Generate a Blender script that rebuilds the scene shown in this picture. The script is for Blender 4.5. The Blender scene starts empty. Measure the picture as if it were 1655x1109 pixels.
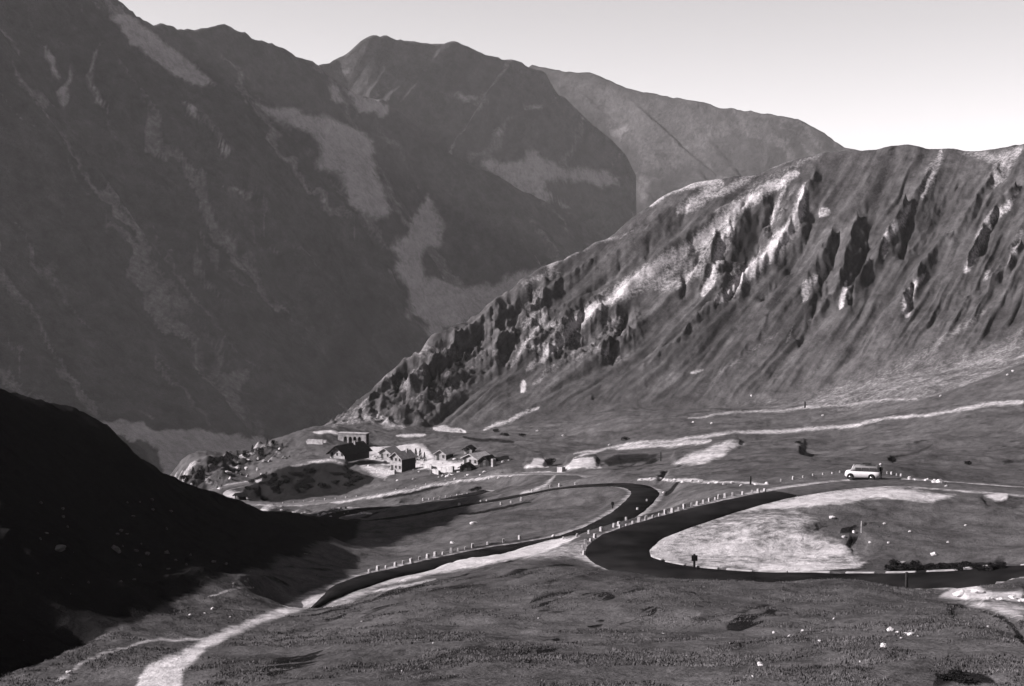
import bpy, bmesh, math, random
import numpy as np
from mathutils import Vector, Matrix
random.seed(7)
SC = bpy.context.scene
COL = SC.collection

# ------------------------------------------------------------------ camera
F = 2299.0; CU, CV = 827.5, 554.5
PITCH = math.atan((CV-400.0)/F)
CP, SP = math.cos(PITCH), math.sin(PITCH)
cam = bpy.data.cameras.new('camera'); camo = bpy.data.objects.new('camera', cam); COL.objects.link(camo)
cam.sensor_width = 36.0; cam.lens = 36.0*F/1655.0
cam.clip_start = 0.5; cam.clip_end = 40000
camo.location = (0, 0, 0); camo.rotation_euler = (math.pi/2-PITCH, 0, 0)
SC.camera = camo

# ------------------------------------------------------------------ light
SUN_EL = math.radians(29); SUN_AZ = math.radians(-95)      # azimuth measured from +Y towards +X: the sun is on the left
SDIR = Vector((math.sin(SUN_AZ)*math.cos(SUN_EL), math.cos(SUN_AZ)*math.cos(SUN_EL), math.sin(SUN_EL)))
sl = bpy.data.lights.new('sun', 'SUN'); sl.energy = 5.0; sl.angle = math.radians(0.5); sl.color = (1.0, 0.965, 0.955)
so = bpy.data.objects.new('sun', sl); COL.objects.link(so)
so.rotation_euler = SDIR.to_track_quat('Z', 'Y').to_euler()
W = bpy.data.worlds.new('World'); SC.world = W; W.use_nodes = True
nt = W.node_tree; nt.nodes.clear()
sky = nt.nodes.new('ShaderNodeTexSky'); sky.sky_type = 'NISHITA'; sky.sun_disc = False
sky.sun_elevation = SUN_EL; sky.sun_rotation = SUN_AZ
sky.altitude = 1500; sky.air_density = 1.0; sky.dust_density = 4.0; sky.ozone_density = 1.0
# black and white film behind a red filter: the sky's red light only, printed on slightly warm paper
sep = nt.nodes.new('ShaderNodeSeparateColor'); cmb = nt.nodes.new('ShaderNodeCombineColor')
bg = nt.nodes.new('ShaderNodeBackground'); wo = nt.nodes.new('ShaderNodeOutputWorld')
nt.links.new(sky.outputs[0], sep.inputs[0])
for i, k in enumerate((1.0, 0.965, 0.985)):
    m = nt.nodes.new('ShaderNodeMath'); m.operation = 'MULTIPLY'; m.inputs[1].default_value = k
    nt.links.new(sep.outputs[0], m.inputs[0]); nt.links.new(m.outputs[0], cmb.inputs[i])
nt.links.new(cmb.outputs[0], bg.inputs[0]); bg.inputs[1].default_value = 0.078
nt.links.new(bg.outputs[0], wo.inputs[0])
SC.view_settings.view_transform = 'Standard'; SC.view_settings.look = 'None'
SC.view_settings.exposure = 1.75; SC.view_settings.gamma = 1.0
SC.render.engine = 'CYCLES'
HAZE = 2.25e-5

# ------------------------------------------------------------------ helpers
def at(u, v, D):
    "point of the place seen at photo pixel (u, v), D metres ahead"
    xc, yc = (u-CU)/F, (CV-v)/F
    dy = CP+yc*SP; dz = -SP+yc*CP
    return Vector((xc/dy*D, D, dz/dy*D))
def uv_to_at(u, v):
    xc, yc = (u-CU)/F, (CV-v)/F
    dy = CP+yc*SP
    return xc/dy, (-SP+yc*CP)/dy
def proj(a, t):
    "tan azimuth, tan elevation -> photo pixel"
    w = CP - t*SP
    return CU+F*a/w, CV-F*(SP+t*CP)/w

def hsh(ix, iy, s):
    h = (ix.astype(np.int64)*374761393 + iy.astype(np.int64)*668265263 + s*2147483647) & 0xffffffff
    h = ((h ^ (h >> 13))*1274126177) & 0xffffffff
    h = (h ^ (h >> 16)) & 0xffffffff
    return h.astype(np.float64)/4294967295.0
def vnoise(x, y, s=0):
    x = np.asarray(x, float); y = np.asarray(y, float)
    ix = np.floor(x); iy = np.floor(y); fx = x-ix; fy = y-iy
    fx = fx*fx*fx*(fx*(fx*6-15)+10); fy = fy*fy*fy*(fy*(fy*6-15)+10)
    a = hsh(ix, iy, s); b = hsh(ix+1, iy, s); c = hsh(ix, iy+1, s); d = hsh(ix+1, iy+1, s)
    return (a*(1-fx)+b*fx)*(1-fy)+(c*(1-fx)+d*fx)*fy*1.0
def fbm(x, y, o=4, s=0, g=0.5):
    r = 0; A = 1; T = 0
    for k in range(o):
        r = r+A*(vnoise(x, y, s+k*17)*2-1); T += A; A *= g; x = x*2.03+11.3; y = y*2.01+5.7
    return r/T
def ridged(x, y, o=4, s=0, g=0.5):
    r = 0; A = 1; T = 0
    for k in range(o):
        r = r+A*(1-2*np.abs(vnoise(x, y, s+k*17)*2-1)); T += A; A *= g; x = x*2.03+11.3; y = y*2.01+5.7
    return r/T
def sstep(a, b, x):
    t = np.clip((x-a)/(b-a), 0, 1); return t*t*(3-2*t)

class Field:
    "thin-plate surface through scattered points"
    def __init__(s, X, Y, Z, sm=1e-6):
        s.P = np.stack([X, Y], 1); n = len(X)
        K = s.k(s.P, s.P)+np.eye(n)*sm
        Q = np.hstack([np.ones((n, 1)), s.P])
        A = np.zeros((n+3, n+3)); A[:n, :n] = K; A[:n, n:] = Q; A[n:, :n] = Q.T
        s.w = np.linalg.solve(A, np.concatenate([Z, np.zeros(3)]))
    def k(s, A, B):
        d2 = ((A[:, None, :]-B[None, :, :])**2).sum(2)+1e-12
        return 0.5*d2*np.log(d2)
    def __call__(s, X, Y):
        sh = X.shape; P = np.stack([X.ravel(), Y.ravel()], 1); o = np.empty(len(P))
        for i in range(0, len(P), 20000):
            q = P[i:i+20000]
            o[i:i+20000] = s.k(q, s.P)@s.w[:-3]+s.w[-3]+q@s.w[-2:]
        return o.reshape(sh)

def pdist(U, V, pts, vs=1.0):
    "distance in pixels to a polyline and the position along it (0..1)"
    best = np.full(U.shape, 1e9); par = np.zeros(U.shape); n = len(pts)-1
    for i in range(n):
        x0, y0 = pts[i][:2]; x1, y1 = pts[i+1][:2]
        dx, dy = x1-x0, (y1-y0)*vs; L = dx*dx+dy*dy+1e-9
        t = np.clip(((U-x0)*dx+(V-y0)*vs*dy)/L, 0, 1)
        d = np.hypot(U-x0-t*dx, (V-y0)*vs-t*dy)
        m = d < best; best[m] = d[m]; par[m] = (i+t[m])/n
    return best, par
def inpoly(U, V, pts):
    r = np.zeros(U.shape, bool); n = len(pts); j = n-1
    for i in range(n):
        xi, yi = pts[i]; xj, yj = pts[j]
        c = ((yi > V) != (yj > V)) & (U < (xj-xi)*(V-yi)/((yj-yi) if yj != yi else 1e-9)+xi)
        r ^= c; j = i
    return r
def region(U, V, pts, soft):
    d, _ = pdist(U, V, list(pts)+[pts[0]])
    d = np.where(inpoly(U, V, pts), d, -d)
    return sstep(-soft, soft, d)
def boxed(fn, U, V, pts, pad, *a):
    "run fn only where U, V fall near pts"
    xs = [p[0] for p in pts]; ys = [p[1] for p in pts]
    m = (U > min(xs)-pad) & (U < max(xs)+pad) & (V > min(ys)-pad) & (V < max(ys)+pad)
    out = np.zeros(U.shape)
    if m.any(): out[m] = fn(U[m], V[m], pts, *a)
    return out
def stroke(U, V, pts, w, taper=True):
    def f(u, v, p):
        d, t = pdist(u, v, p)
        ww = w*(0.35+0.65*np.sqrt(np.clip(4*t*(1-t), 0, 1))) if taper else w
        return np.exp(-(d/ww)**2)
    return boxed(f, U, V, pts, 3*w)
def patch(U, V, pts, soft=5):
    return boxed(lambda u, v, p: region(u, v, p, soft), U, V, pts, soft+2)

# ------------------------------------------------------------------ materials
TINT = (1.0, 0.945, 0.985)
K_ = .60
def g(v):
    v = v*K_
    return (v*TINT[0], v*TINT[1], v*TINT[2], 1)
def mat(name, v, rough=0.9, nscale=None, namp=0.3, bump=0.0, bscale=None, metal=0, spec=0.3):
    m = bpy.data.materials.new(name); m.use_nodes = True; t = m.node_tree; b = t.nodes['Principled BSDF']
    b.inputs['Roughness'].default_value = rough; b.inputs['Metallic'].default_value = metal
    b.inputs['Specular IOR Level'].default_value = spec
    b.inputs['Base Color'].default_value = g(v)
    if nscale:
        tc = t.nodes.new('ShaderNodeTexCoord'); n = t.nodes.new('ShaderNodeTexNoise'); n.inputs['Scale'].default_value = nscale
        n.inputs['Detail'].default_value = 6; t.links.new(tc.outputs['Object'], n.inputs['Vector'])
        r = t.nodes.new('ShaderNodeValToRGB'); r.color_ramp.elements[0].position = 0.3; r.color_ramp.elements[1].position = 0.7
        r.color_ramp.elements[0].color = g(v*(1-namp)); r.color_ramp.elements[1].color = g(min(1, v*(1+namp)))
        t.links.new(n.outputs[0], r.inputs[0]); t.links.new(r.outputs[0], b.inputs['Base Color'])
        if bump:
            bp = t.nodes.new('ShaderNodeBump'); bp.inputs['Strength'].default_value = bump; bp.inputs['Distance'].default_value = 0.1
            t.links.new(n.outputs[0], bp.inputs['Height']); t.links.new(bp.outputs[0], b.inputs['Normal'])
    return m

def terrain_mat(name, grass, pale, dark, s1, s2, bump_d, edge=0.5, speck=0.5, streaks=False):
    "grass / pale bare ground / dark heath and painted shade mixed by vertex attributes, edges broken by noise; s1 coarse, s2 fine scale (1/m)"
    m = bpy.data.materials.new(name); m.use_nodes = True; t = m.node_tree; b = t.nodes['Principled BSDF']; L = t.links.new
    b.inputs['Roughness'].default_value = 1.0; b.inputs['Specular IOR Level'].default_value = 0.0
    tc = t.nodes.new('ShaderNodeTexCoord')
    def noise(sc, det=5, rough=0.6, off=0, stretch=None):
        mp = t.nodes.new('ShaderNodeMapping'); mp.inputs['Location'].default_value = (off, off*2, 0)
        if stretch: mp.inputs['Scale'].default_value = stretch
        L(tc.outputs['Object'], mp.inputs[0])
        n = t.nodes.new('ShaderNodeTexNoise'); n.inputs['Scale'].default_value = sc; n.inputs['Detail'].default_value = det
        n.inputs['Roughness'].default_value = rough; L(mp.outputs[0], n.inputs['Vector']); return n.outputs[0]
    def M(op, a, c=None, clamp=False):
        n = t.nodes.new('ShaderNodeMath'); n.operation = op; n.use_clamp = clamp
        for i, x in enumerate((a, c)):
            if x is None: continue
            if isinstance(x, (int, float)): n.inputs[i].default_value = x
            else: L(x, n.inputs[i])
        return n.outputs[0]
    def attr(nm):
        n = t.nodes.new('ShaderNodeAttribute'); n.attribute_name = nm; return n.outputs['Fac']
    n1 = noise(s1, 6, .6); n2 = noise(s2, 5, .7, 31); n3 = noise(s2*6, 3, .6, 7); n4 = noise(s1*.22, 3, .5, 77); n5 = noise((s1*s2)**.5, 4, .6, 13, (1.0, .55, 1.0))
    # grass tone: mottled at several sizes
    v = M('MULTIPLY', M('MAXIMUM', M('ADD', -.25, M('ADD', M('MULTIPLY', n1, 1.1), M('MULTIPLY', n2, 1.1))), .12), M('ADD', .2, M('MULTIPLY', n3, 1.05)))
    v = M('MULTIPLY', M('MULTIPLY', v, M('ADD', .5, M('MULTIPLY', n4, 1.0))), M('MAXIMUM', M('ADD', .2, M('MULTIPLY', n5, 1.65)), .3))
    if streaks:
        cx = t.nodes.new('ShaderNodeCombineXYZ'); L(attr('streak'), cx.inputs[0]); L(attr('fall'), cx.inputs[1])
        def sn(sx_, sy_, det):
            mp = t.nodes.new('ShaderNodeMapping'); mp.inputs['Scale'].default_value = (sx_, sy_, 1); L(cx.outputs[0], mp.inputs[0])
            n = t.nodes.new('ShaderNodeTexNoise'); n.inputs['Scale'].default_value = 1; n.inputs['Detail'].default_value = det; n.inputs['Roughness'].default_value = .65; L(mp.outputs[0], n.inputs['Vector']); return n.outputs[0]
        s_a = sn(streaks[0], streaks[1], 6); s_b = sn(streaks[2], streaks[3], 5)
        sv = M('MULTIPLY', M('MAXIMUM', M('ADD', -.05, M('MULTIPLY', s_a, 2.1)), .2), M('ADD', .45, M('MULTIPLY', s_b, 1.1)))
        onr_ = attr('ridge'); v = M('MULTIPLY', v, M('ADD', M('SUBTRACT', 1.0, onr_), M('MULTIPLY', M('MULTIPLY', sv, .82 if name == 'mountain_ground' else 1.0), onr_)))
    v = M('MULTIPLY', v, grass*1.6)
    def mask(at_, k, lo=.42, hi=.58, nn=n1):
        x = M('ADD', at_, M('MULTIPLY', M('MULTIPLY', M('SUBTRACT', M('ADD', M('MULTIPLY', nn, .4), M('MULTIPLY', n2, .6)), .5), k*2.2), M('MULTIPLY', at_, M('SUBTRACT', 1.6, at_))))
        mr = t.nodes.new('ShaderNodeMapRange'); mr.interpolation_type = 'SMOOTHSTEP'
        mr.inputs['From Min'].default_value = lo; mr.inputs['From Max'].default_value = hi
        L(x, mr.inputs['Value']); return mr.outputs[0]
    def mix(a, bb, f):   # a + (b-a) f
        return M('ADD', M('MULTIPLY', a, M('SUBTRACT', 1.0, f)), M('MULTIPLY', bb, f))
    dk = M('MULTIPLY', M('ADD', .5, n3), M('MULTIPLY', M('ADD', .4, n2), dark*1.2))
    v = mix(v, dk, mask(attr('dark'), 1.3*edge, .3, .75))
    pl = M('MULTIPLY', M('MAXIMUM', M('ADD', -.55, M('ADD', M('MULTIPLY', n2, 1.2), M('ADD', M('MULTIPLY', n3, .9), M('MULTIPLY', n5, 1.0)))), .25), pale)
    v = mix(v, pl, M('MULTIPLY', mask(attr('pale'), 1.5*edge, .18, .85), 1.0))
    # scattered stones
    vo = t.nodes.new('ShaderNodeTexVoronoi'); vo.inputs['Scale'].default_value = s2*1.6; L(tc.outputs['Object'], vo.inputs['Vector'])
    st = M('LESS_THAN', vo.outputs['Distance'], M('MULTIPLY', M('SUBTRACT', M('MULTIPLY', n1, 1.0), .56), speck, False))
    v = mix(v, pale*.75, M('MULTIPLY', st, .8))
    cc = t.nodes.new('ShaderNodeCombineColor')
    for i in range(3): L(M('MULTIPLY', v, TINT[i]*K_), cc.inputs[i])
    L(cc.outputs[0], b.inputs['Base Color'])
    bp = t.nodes.new('ShaderNodeBump'); bp.inputs['Strength'].default_value = 1.0; bp.inputs['Distance'].default_value = bump_d
    L(M('ADD', M('MULTIPLY', n2, .6), M('ADD', M('MULTIPLY', n1, .9), M('MULTIPLY', n3, .2))), bp.inputs['Height'])
    L(bp.outputs[0], b.inputs['Normal'])
    return m

def grid_mesh(name, X, Y, Z, attrs, material):
    nr, nc = X.shape
    co = np.stack([X, Y, Z], 2).reshape(-1, 3).astype(np.float32)
    idx = np.arange(nr*nc).reshape(nr, nc)
    q = np.stack([idx[:-1, :-1], idx[:-1, 1:], idx[1:, 1:], idx[1:, :-1]], 2).reshape(-1, 4).astype(np.int32)
    me = bpy.data.meshes.new(name); me.vertices.add(len(co)); me.vertices.foreach_set('co', co.ravel())
    me.loops.add(q.size); me.loops.foreach_set('vertex_index', q.ravel())
    me.polygons.add(len(q)); me.polygons.foreach_set('loop_start', np.arange(0, q.size, 4, dtype=np.int32))
    me.polygons.foreach_set('use_smooth', np.ones(len(q), bool))
    me.update(calc_edges=True)
    for k, a in attrs.items():
        at_ = me.attributes.new(k, 'FLOAT', 'POINT'); at_.data.foreach_set('value', a.ravel().astype(np.float32))
    me.materials.append(material)
    o = bpy.data.objects.new(name, me); COL.objects.link(o); return o

# ------------------------------------------------------------------ near terrain: control points (u, v, metres ahead)
ROAD_A = [(1950,905,100),(1800,915,106),(1655,926,112),(1550,937,114),(1470,942,116),(1400,941,118),(1300,940,121),(1200,938,123.5),(1110,932,127),(1050,920,130),(1012,905,134),(998,890,139),(1018,872,145),(1060,853,150),(1110,835,154.5),(1180,815,160),(1250,800,165),(1320,788,169),(1400,779,172),(1460,778,172),(1520,783,170),(1600,789,167),(1700,797,163),(1850,805,158)]
ROAD_B = [(505,972,118),(525,964,122),(560,950,130),(600,937,137),(660,921,144),(720,906,150),(800,890,157),(880,876,163),(935,864,169),(975,849,177),(1010,828,188),(1035,807,202),(1042,792,214),(1015,783,224),(960,781,230),(900,787,235),(850,797,238),(790,810,241),(735,820,245),(660,833,250),(600,843,255),(560,845,262),(530,840,275),(540,833,292),(590,829,300),(650,822,300),(700,812,302),(740,803,305),(790,792,310)]
ROAD_C = [(1010,772,262),(960,769,280),(900,765,300),(840,765,322),(780,768,340),(720,776,352),(660,788,360),(600,800,366),(540,810,372),(480,815,378),(420,815,384),(380,811,391),(352,804,402),(346,796,415),(365,788,428),(410,780,438)]
CTRL = []
for (u, v) in ((-900, 1109), (-300, 1109)): CTRL.append((u, v, 58))
CTRL += [(55,1109,62),(300,1109,60),(600,1109,56),(827,1109,54),(1100,1109,52),(1400,1109,50),(1655,1109,48),(1950,1109,46),(2500,1109,46)]
for u in (-900,-200,400,827,1300,1900,2500):
    CTRL += [(u,1500,27),(u,2250,11),(u,2900,6)]
CTRL += [(400,1010,88),(650,1000,88),(827,1000,85),(1000,1000,84),(1200,1000,82),(1400,1010,76),(1550,1010,68),(1655,1045,58),
         (700,950,112),(850,930,117),(950,935,112),(1060,942,108),(1130,936,108),(1200,936,108),(1300,936.5,108),(1380,938,107),(1430,943,105),(1480,954,102),(1530,962,100),(1200,965,96),(1350,970,94),
         (1560,962,100),(1620,965,99),(1655,968,98),
         (940,890,140),(600,941,130),(660,926,137),(720,911,144.5),(800,895.5,150),(880,881.5,156.5),(935,869,162),(560,953,122),(620,955,115),(720,935,128),(850,912,132),
         (1110,890,141),(1200,872,144),(1300,872,143),(1400,868,142),(1500,868,141),(1600,868,138),(1655,866,138),(1800,860,138),
         (1280,820,157),(1400,815,158),(1530,818,157),(1655,825,152),(1350,915,129),(1530,912,126),
         (1200,780,190),(1120,790,190),(1060,830,178),(1300,764,205),(1400,758,205),(1500,757,205),(1600,762,200),(1655,763,196),(1900,760,190),
         (1150,745,260),(1300,730,270),(1450,715,280),(1655,695,280),(1900,680,280),
         (1000,722,430),(1100,710,420),(1200,700,420),(1350,688,420),(1500,668,390),(1655,646,360),(1900,620,350),
         (1000,735,370),(1200,718,370),(1400,703,350),(1655,672,330),
         (850,690,545),(900,700,510),(750,700,545),(800,715,470),(900,722,440),(850,745,375),(900,752,355),(950,750,350),(1040,750,310),
         (650,755,430),(565,742,450),(620,725,480),(590,709,520),(700,745,430),(700,705,530),
         (850,683,562),(1000,669,556),(1150,663,545),(1300,651,528),(1400,629,508),(1500,605,490),(1655,573,462),(1900,520,430),(2500,470,410),
         (530,690,560),(480,705,550),(440,722,540),(350,745,520),(275,772,500),(620,690,570),
         (470,760,430),(560,770,405),(500,785,400),(600,760,415),(420,770,440),(480,735,470),(400,750,480),
         (330,800,425),(300,800,430),(760,785,320),(700,800,320),(850,780,290),(950,800,220),(850,815,220),(900,840,195),(780,850,200),(700,860,210),(820,870,175),
         # shaded near hillside on the left: crest then the drop behind it
         (55,1085,66),(200,1027,80),(330,968,100),(400,945,114),(470,925,132),(560,905,160),(640,885,185),
         (55,900,92),(200,880,118),(330,880,140),(430,880,160),(520,880,175),
         (55,735,125),(185,775,145),(290,830,165),(400,850,185),(500,862,205),(600,850,225),
         (-60,598,147),(-200,530,146),(55,652,150),(120,684,153),(185,715,160),(203,738,168),(245,772,175),(300,802,183),(360,812,192),(430,838,205),(480,845,215),(560,848,232),
         (55,900,230),(185,900,230),(300,900,240),(400,870,260),
         (55,1200,330),(200,1100,340),(300,960,340),(380,870,340),(440,850,330),(480,835,355),(200,1100,480),(55,1300,480),
         (300,1000,640),(440,950,650),(200,1200,700),(55,1300,700),(520,860,680),(620,850,760),(-400,1300,700),
         (800,860,760),(1100,850,760),(1400,800,740),(1700,780,720),(2500,700,720),
         (300,1400,1100),(700,1100,1300),(1200,1000,1400),(1700,900,1400),(2500,800,1400),(-400,1500,1400),(55,1500,1400)]
for R in (ROAD_A, ROAD_B, ROAD_C): CTRL += R
# edge of the big shadow on the grass; the mountain that casts it stands outside the left of the frame
SHADOW = [(-270,1085,66),(-220,1056,73),(-160,1027,81),(-110,992,91),(-50,965,103),(60,940,117),(220,920,136),(420,898,163),(610,872,195),(745,848,222),(800,818,250),(740,800,285)]
cast = []
for (u, v, D) in SHADOW:
    p = at(u, v, D); A0 = -0.72
    L = (p.x-A0*p.y)/(-SDIR.x+A0*SDIR.y)
    q = p+SDIR*L; cast.append((q.x/q.y, q.y, q.z/q.y))
pa, pd, pt = [], [], []
for (u, v, D) in CTRL:
    a, t = uv_to_at(u, v); pa.append(a); pd.append(D); pt.append(t)
for (a, D, t) in cast:
    pa.append(a); pd.append(D); pt.append(t)
    pa.append(a-0.35); pd.append(D); pt.append(t*0.9)
for (a, D, z) in ((-.75,48,-12),(-1.2,48,-12),(-.75,370,-10),(-.75,420,-50),(-.75,560,-120),(-1.2,420,-40),(-1.2,600,-120)):
    pa.append(a); pd.append(D); pt.append(z/D)
SX = 3.0
TP = Field(np.array(pa)*SX, np.log(np.array(pd)), np.array(pt), 2e-5)

ucols = np.concatenate([np.linspace(-900, -60, 60, endpoint=False), np.linspace(-60, 1715, 960, endpoint=False), np.linspace(1715, 2600, 60)])
acol = (ucols-CU)/F
drow = np.concatenate([np.geomspace(5, 44, 60, endpoint=False), np.geomspace(44, 310, 560, endpoint=False),
                       np.geomspace(310, 520, 170, endpoint=False), np.geomspace(520, 960, 420, endpoint=False), np.geomspace(960, 1700, 30)])
# coarse evaluation, then upsampled
ca = np.linspace(acol[0], acol[-1], 260); cl = np.linspace(math.log(5), math.log(1700), 300)
CA, CL = np.meshgrid(ca, cl); T0 = TP(CA*SX, CL)
def bilerp(T, xs, ys, X, Y):
    i = np.clip((X-xs[0])/(xs[1]-xs[0]), 0, len(xs)-1.001); j = np.clip((Y-ys[0])/(ys[1]-ys[0]), 0, len(ys)-1.001)
    i0 = i.astype(int); j0 = j.astype(int); fi = i-i0; fj = j-j0
    return (T[j0, i0]*(1-fi)+T[j0, i0+1]*fi)*(1-fj)+(T[j0+1, i0]*(1-fi)+T[j0+1, i0+1]*fi)*fj
GA, GD = np.meshgrid(acol, drow)
BT = bilerp(T0, ca, cl, GA, np.log(GD))
Z = BT*GD; X = GA*GD; Y = GD.copy()

# roads first: plane the ground under them
def resample(pts, step):
    P = [at(*p) for p in pts]; out = []
    for i in range(len(P)-1):
        p0 = P[max(i-1, 0)]; p1 = P[i]; p2 = P[i+1]; p3 = P[min(i+2, len(P)-1)]
        n = max(2, int((p2-p1).length/step))
        for k in range(n):
            t = k/n
            out.append(0.5*((2*p1)+(p2-p0)*t+(2*p0-5*p1+4*p2-p3)*t*t+(3*p1-p0-3*p2+p3)*t**3))
    out.append(P[-1])
    zz = np.array([p.z for p in out]); k = max(3, int(12/step)); ker = np.ones(2*k+1)/(2*k+1)
    zs = np.convolve(np.pad(zz, k, mode='edge'), ker, 'valid')
    for p, z_ in zip(out, zs): p.z = z_
    return out
RA = resample(ROAD_A, 1.5); RB = resample(ROAD_B, 1.5); RC = resample(ROAD_C, 2.5)
RAW = 2.9
ROADS = [(RA, RAW), (RB, 1.9), (RC, 2.3)]

# ---- mountain ridge on the right
crest_uv = [(440,735,585),(500,702,588),(530,688,592),(560,665,598),(600,628,606),(620,608,612),(660,580,618),(700,548,624),(740,523,630),(790,492,638),(840,458,646),(880,430,652),(930,408,658),(980,383,662),(1010,358,664),(1040,335,666),(1080,308,668),(1120,294,668),(1160,287,667),(1210,281,664),(1250,267,661),(1290,253,658),(1330,245,655),(1380,240,650),(1410,242,646),(1440,234,643),(1455,232,641),(1480,236,637),(1510,241,633),(1540,238,629),(1580,241,623),(1610,238,618),(1655,229,610),(1750,215,600),(2000,190,585),(2600,170,570)]
foot_uv = [(440,760,560),(500,712,560),(530,700,560),(600,700,560),(700,697,560),(850,685,562),(1000,670,556),(1150,664,545),(1300,652,528),(1400,630,508),(1500,606,490),(1655,575,460),(1900,520,430),(2600,470,410)]
cu = [p[0] for p in crest_uv]; fu = [p[0] for p in foot_uv]
Cv = np.interp(ucols, cu, [p[1] for p in crest_uv]); Cd = np.interp(ucols, cu, [p[2] for p in crest_uv])
Cv = Cv+fbm(ucols/30, ucols*0, 3, 5)*2.5+fbm(ucols/7, ucols*0+9, 2, 8)*1.6*sstep(1100, 850, ucols)
Fv = np.interp(ucols, fu, [p[1] for p in foot_uv]); Fd = np.interp(ucols, fu, [p[2] for p in foot_uv])
def v2t(v):
    yc = (CV-v)/F; return (-SP+yc*CP)/(CP+yc*SP)
s = (GD-Fd[None, :])/(Cd-Fd)[None, :]
sc_ = np.clip(s, 0, 1)
prof = sc_*(0.62+0.38*sc_)
vv = Fv[None, :]+(Cv-Fv)[None, :]*prof
zr = v2t(vv)*GD
zc = (v2t(Cv)*Cd)[None, :]; zf = (v2t(Fv)*Fd)[None, :]
zr = np.where(s > 1, zc-(GD-Cd[None, :])*0.75-2*(1-np.exp(-(s-1)*3)), zr)
zr = np.where(s < 0, zf-(Fd[None, :]-GD)*0.5, zr)
zr = np.where((ucols < 500)[None, :], zr-(500-ucols)[None, :]*0.6, zr)
k = 3.0
RW = 1/(1+np.exp(-(zr-Z)/k))                   # 1 on the ridge
Z = np.maximum(Z, zr)+k*np.log1p(np.exp(-np.abs(Z-zr)/k))*np.clip(1-(s-1)*4, 0, 1)*0.6

U, V = proj(GA, Z/GD)
U0, V0 = U.copy(), V.copy()
onr = RW*sstep(-.05, .12, s)*sstep(1.1, 1.0, s)
# flutes that run down and to the left
lean = np.interp(U, [500, 800, 1100, 1500], [1.25, 1.1, .8, .55])
q = U+lean*(V-250)
hgt = np.clip(sc_, 0, 1)
env = onr*np.interp(hgt, [0, .1, .4, .8, 1], [.1, .8, 1, .8, .2])
side = np.interp(U, [500, 650, 950, 1100, 1250], [.9, 1, .8, .8, 1])
qw = q+fbm(U/90, V/90, 3, 41)*13
fl = ridged(qw/52, V/420, 4, 3, .45)*4.6+ridged(qw/20, V/260, 3, 21, .5)*1.7+fbm(qw/8, V/70, 3, 31)*.6
Z = Z+fl*env*side
def sculpt(pts, w, amp):
    global Z
    amp = amp*(.62 if amp < 0 else .75)*np.clip(np.interp(U0, [900, 1050], [1, 0])+sstep(.12, .5, hgt), 0, 1)
    Z = Z+boxed(lambda u, v, p: (lambda d, t: np.exp(-np.abs(d)/(w*.75*(.4+.6*np.sqrt(np.clip(4*t*(1-t), 0, 1))))))(*pdist(u+fbm(u/22, v/22, 3, 43)*8, v+fbm(u/22, v/22, 3, 47)*8, p)), U0, V0, pts, 4*w)*amp*onr*sstep(1.0,.86,s)
RIBS = [([(1300,262),(1240,305),(1180,345),(1110,400),(1040,448),(980,485),(900,545),(840,600)],16,7),
        ([(1272,285),(1255,330),(1235,380),(1215,420)],7,4),
        ([(1318,280),(1300,330),(1275,390),(1235,440),(1190,480),(1120,540),(1040,610)],13,9),
        ([(1160,380),(1150,430),(1130,470)],8,5),
        ([(1340,390),(1322,440),(1300,480),(1250,530),(1200,580),(1150,630)],12,6),
        ([(1385,370),(1365,430),(1350,490),(1300,540)],11,7),
        ([(1463,340),(1445,380),(1430,420),(1380,480)],13,9),
        ([(1525,245),(1505,290),(1480,330)],14,5),
        ([(1640,240),(1605,300),(1560,380),(1500,440),(1462,500),(1420,540)],16,7),
        ([(1640,320),(1600,360),(1578,410),(1560,450)],9,6),
        ([(1655,400),(1625,440),(1600,470)],9,6),
        ([(1130,300),(1080,350),(1040,390),(980,430)],14,5),
        ([(960,420),(900,470),(850,520),(800,580)],12,6),
        ([(800,500),(740,560),(690,610),(660,650)],12,7),
        ([(660,590),(620,640),(580,680)],9,5),
        ([(1000,540),(985,560),(975,580)],6,4)]
GULL = [([(1262,298),(1243,350),(1222,400),(1196,450),(1180,492)],19,-14),
        ([(1200,380),(1185,420),(1180,450)],12,-6),
        ([(1280,285),(1268,320),(1262,345)],6,-5),
        ([(1320,345),(1298,395),(1268,440),(1235,480)],14,-8),
        ([(1356,380),(1342,430),(1330,480),(1310,530),(1290,560)],9,-8),
        ([(1412,360),(1398,400),(1385,450),(1373,500)],11,-10),
        ([(1474,360),(1463,390),(1458,412)],8,-10),
        ([(1550,290),(1520,340),(1480,400)],18,-6),
        ([(1440,260),(1420,310),(1400,350)],20,-5),
        ([(1612,350),(1596,390),(1582,425)],8,-7),
        ([(1476,478),(1472,495),(1468,512)],6,-10),
        ([(1110,335),(1088,370),(1060,398),(1010,432),(950,478)],8,-5),
        ([(1130,410),(1110,440),(1100,480)],7,-6),
        ([(1590,460),(1560,480),(1500,540)],14,-5),
        ([(655,590),(645,620),(638,650)],11,-9),
        ([(690,640),(705,610),(735,585),(765,560)],10,-8),
        ([(780,535),(775,560)],7,-7),([(860,470),(845,505),(832,540)],8,-8),([(835,560),(815,590)],7,-6),
        ([(948,505),(932,540),(925,555)],10,-9),([(1020,500),(1000,540),(985,575)],12,-9),
        ([(1300,590),(1230,630),(1180,660)],12,-5),([(1060,560),(1000,620),(960,650)],12,-4)]
for p, w, a in RIBS+GULL: sculpt(p, w, a)
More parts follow.
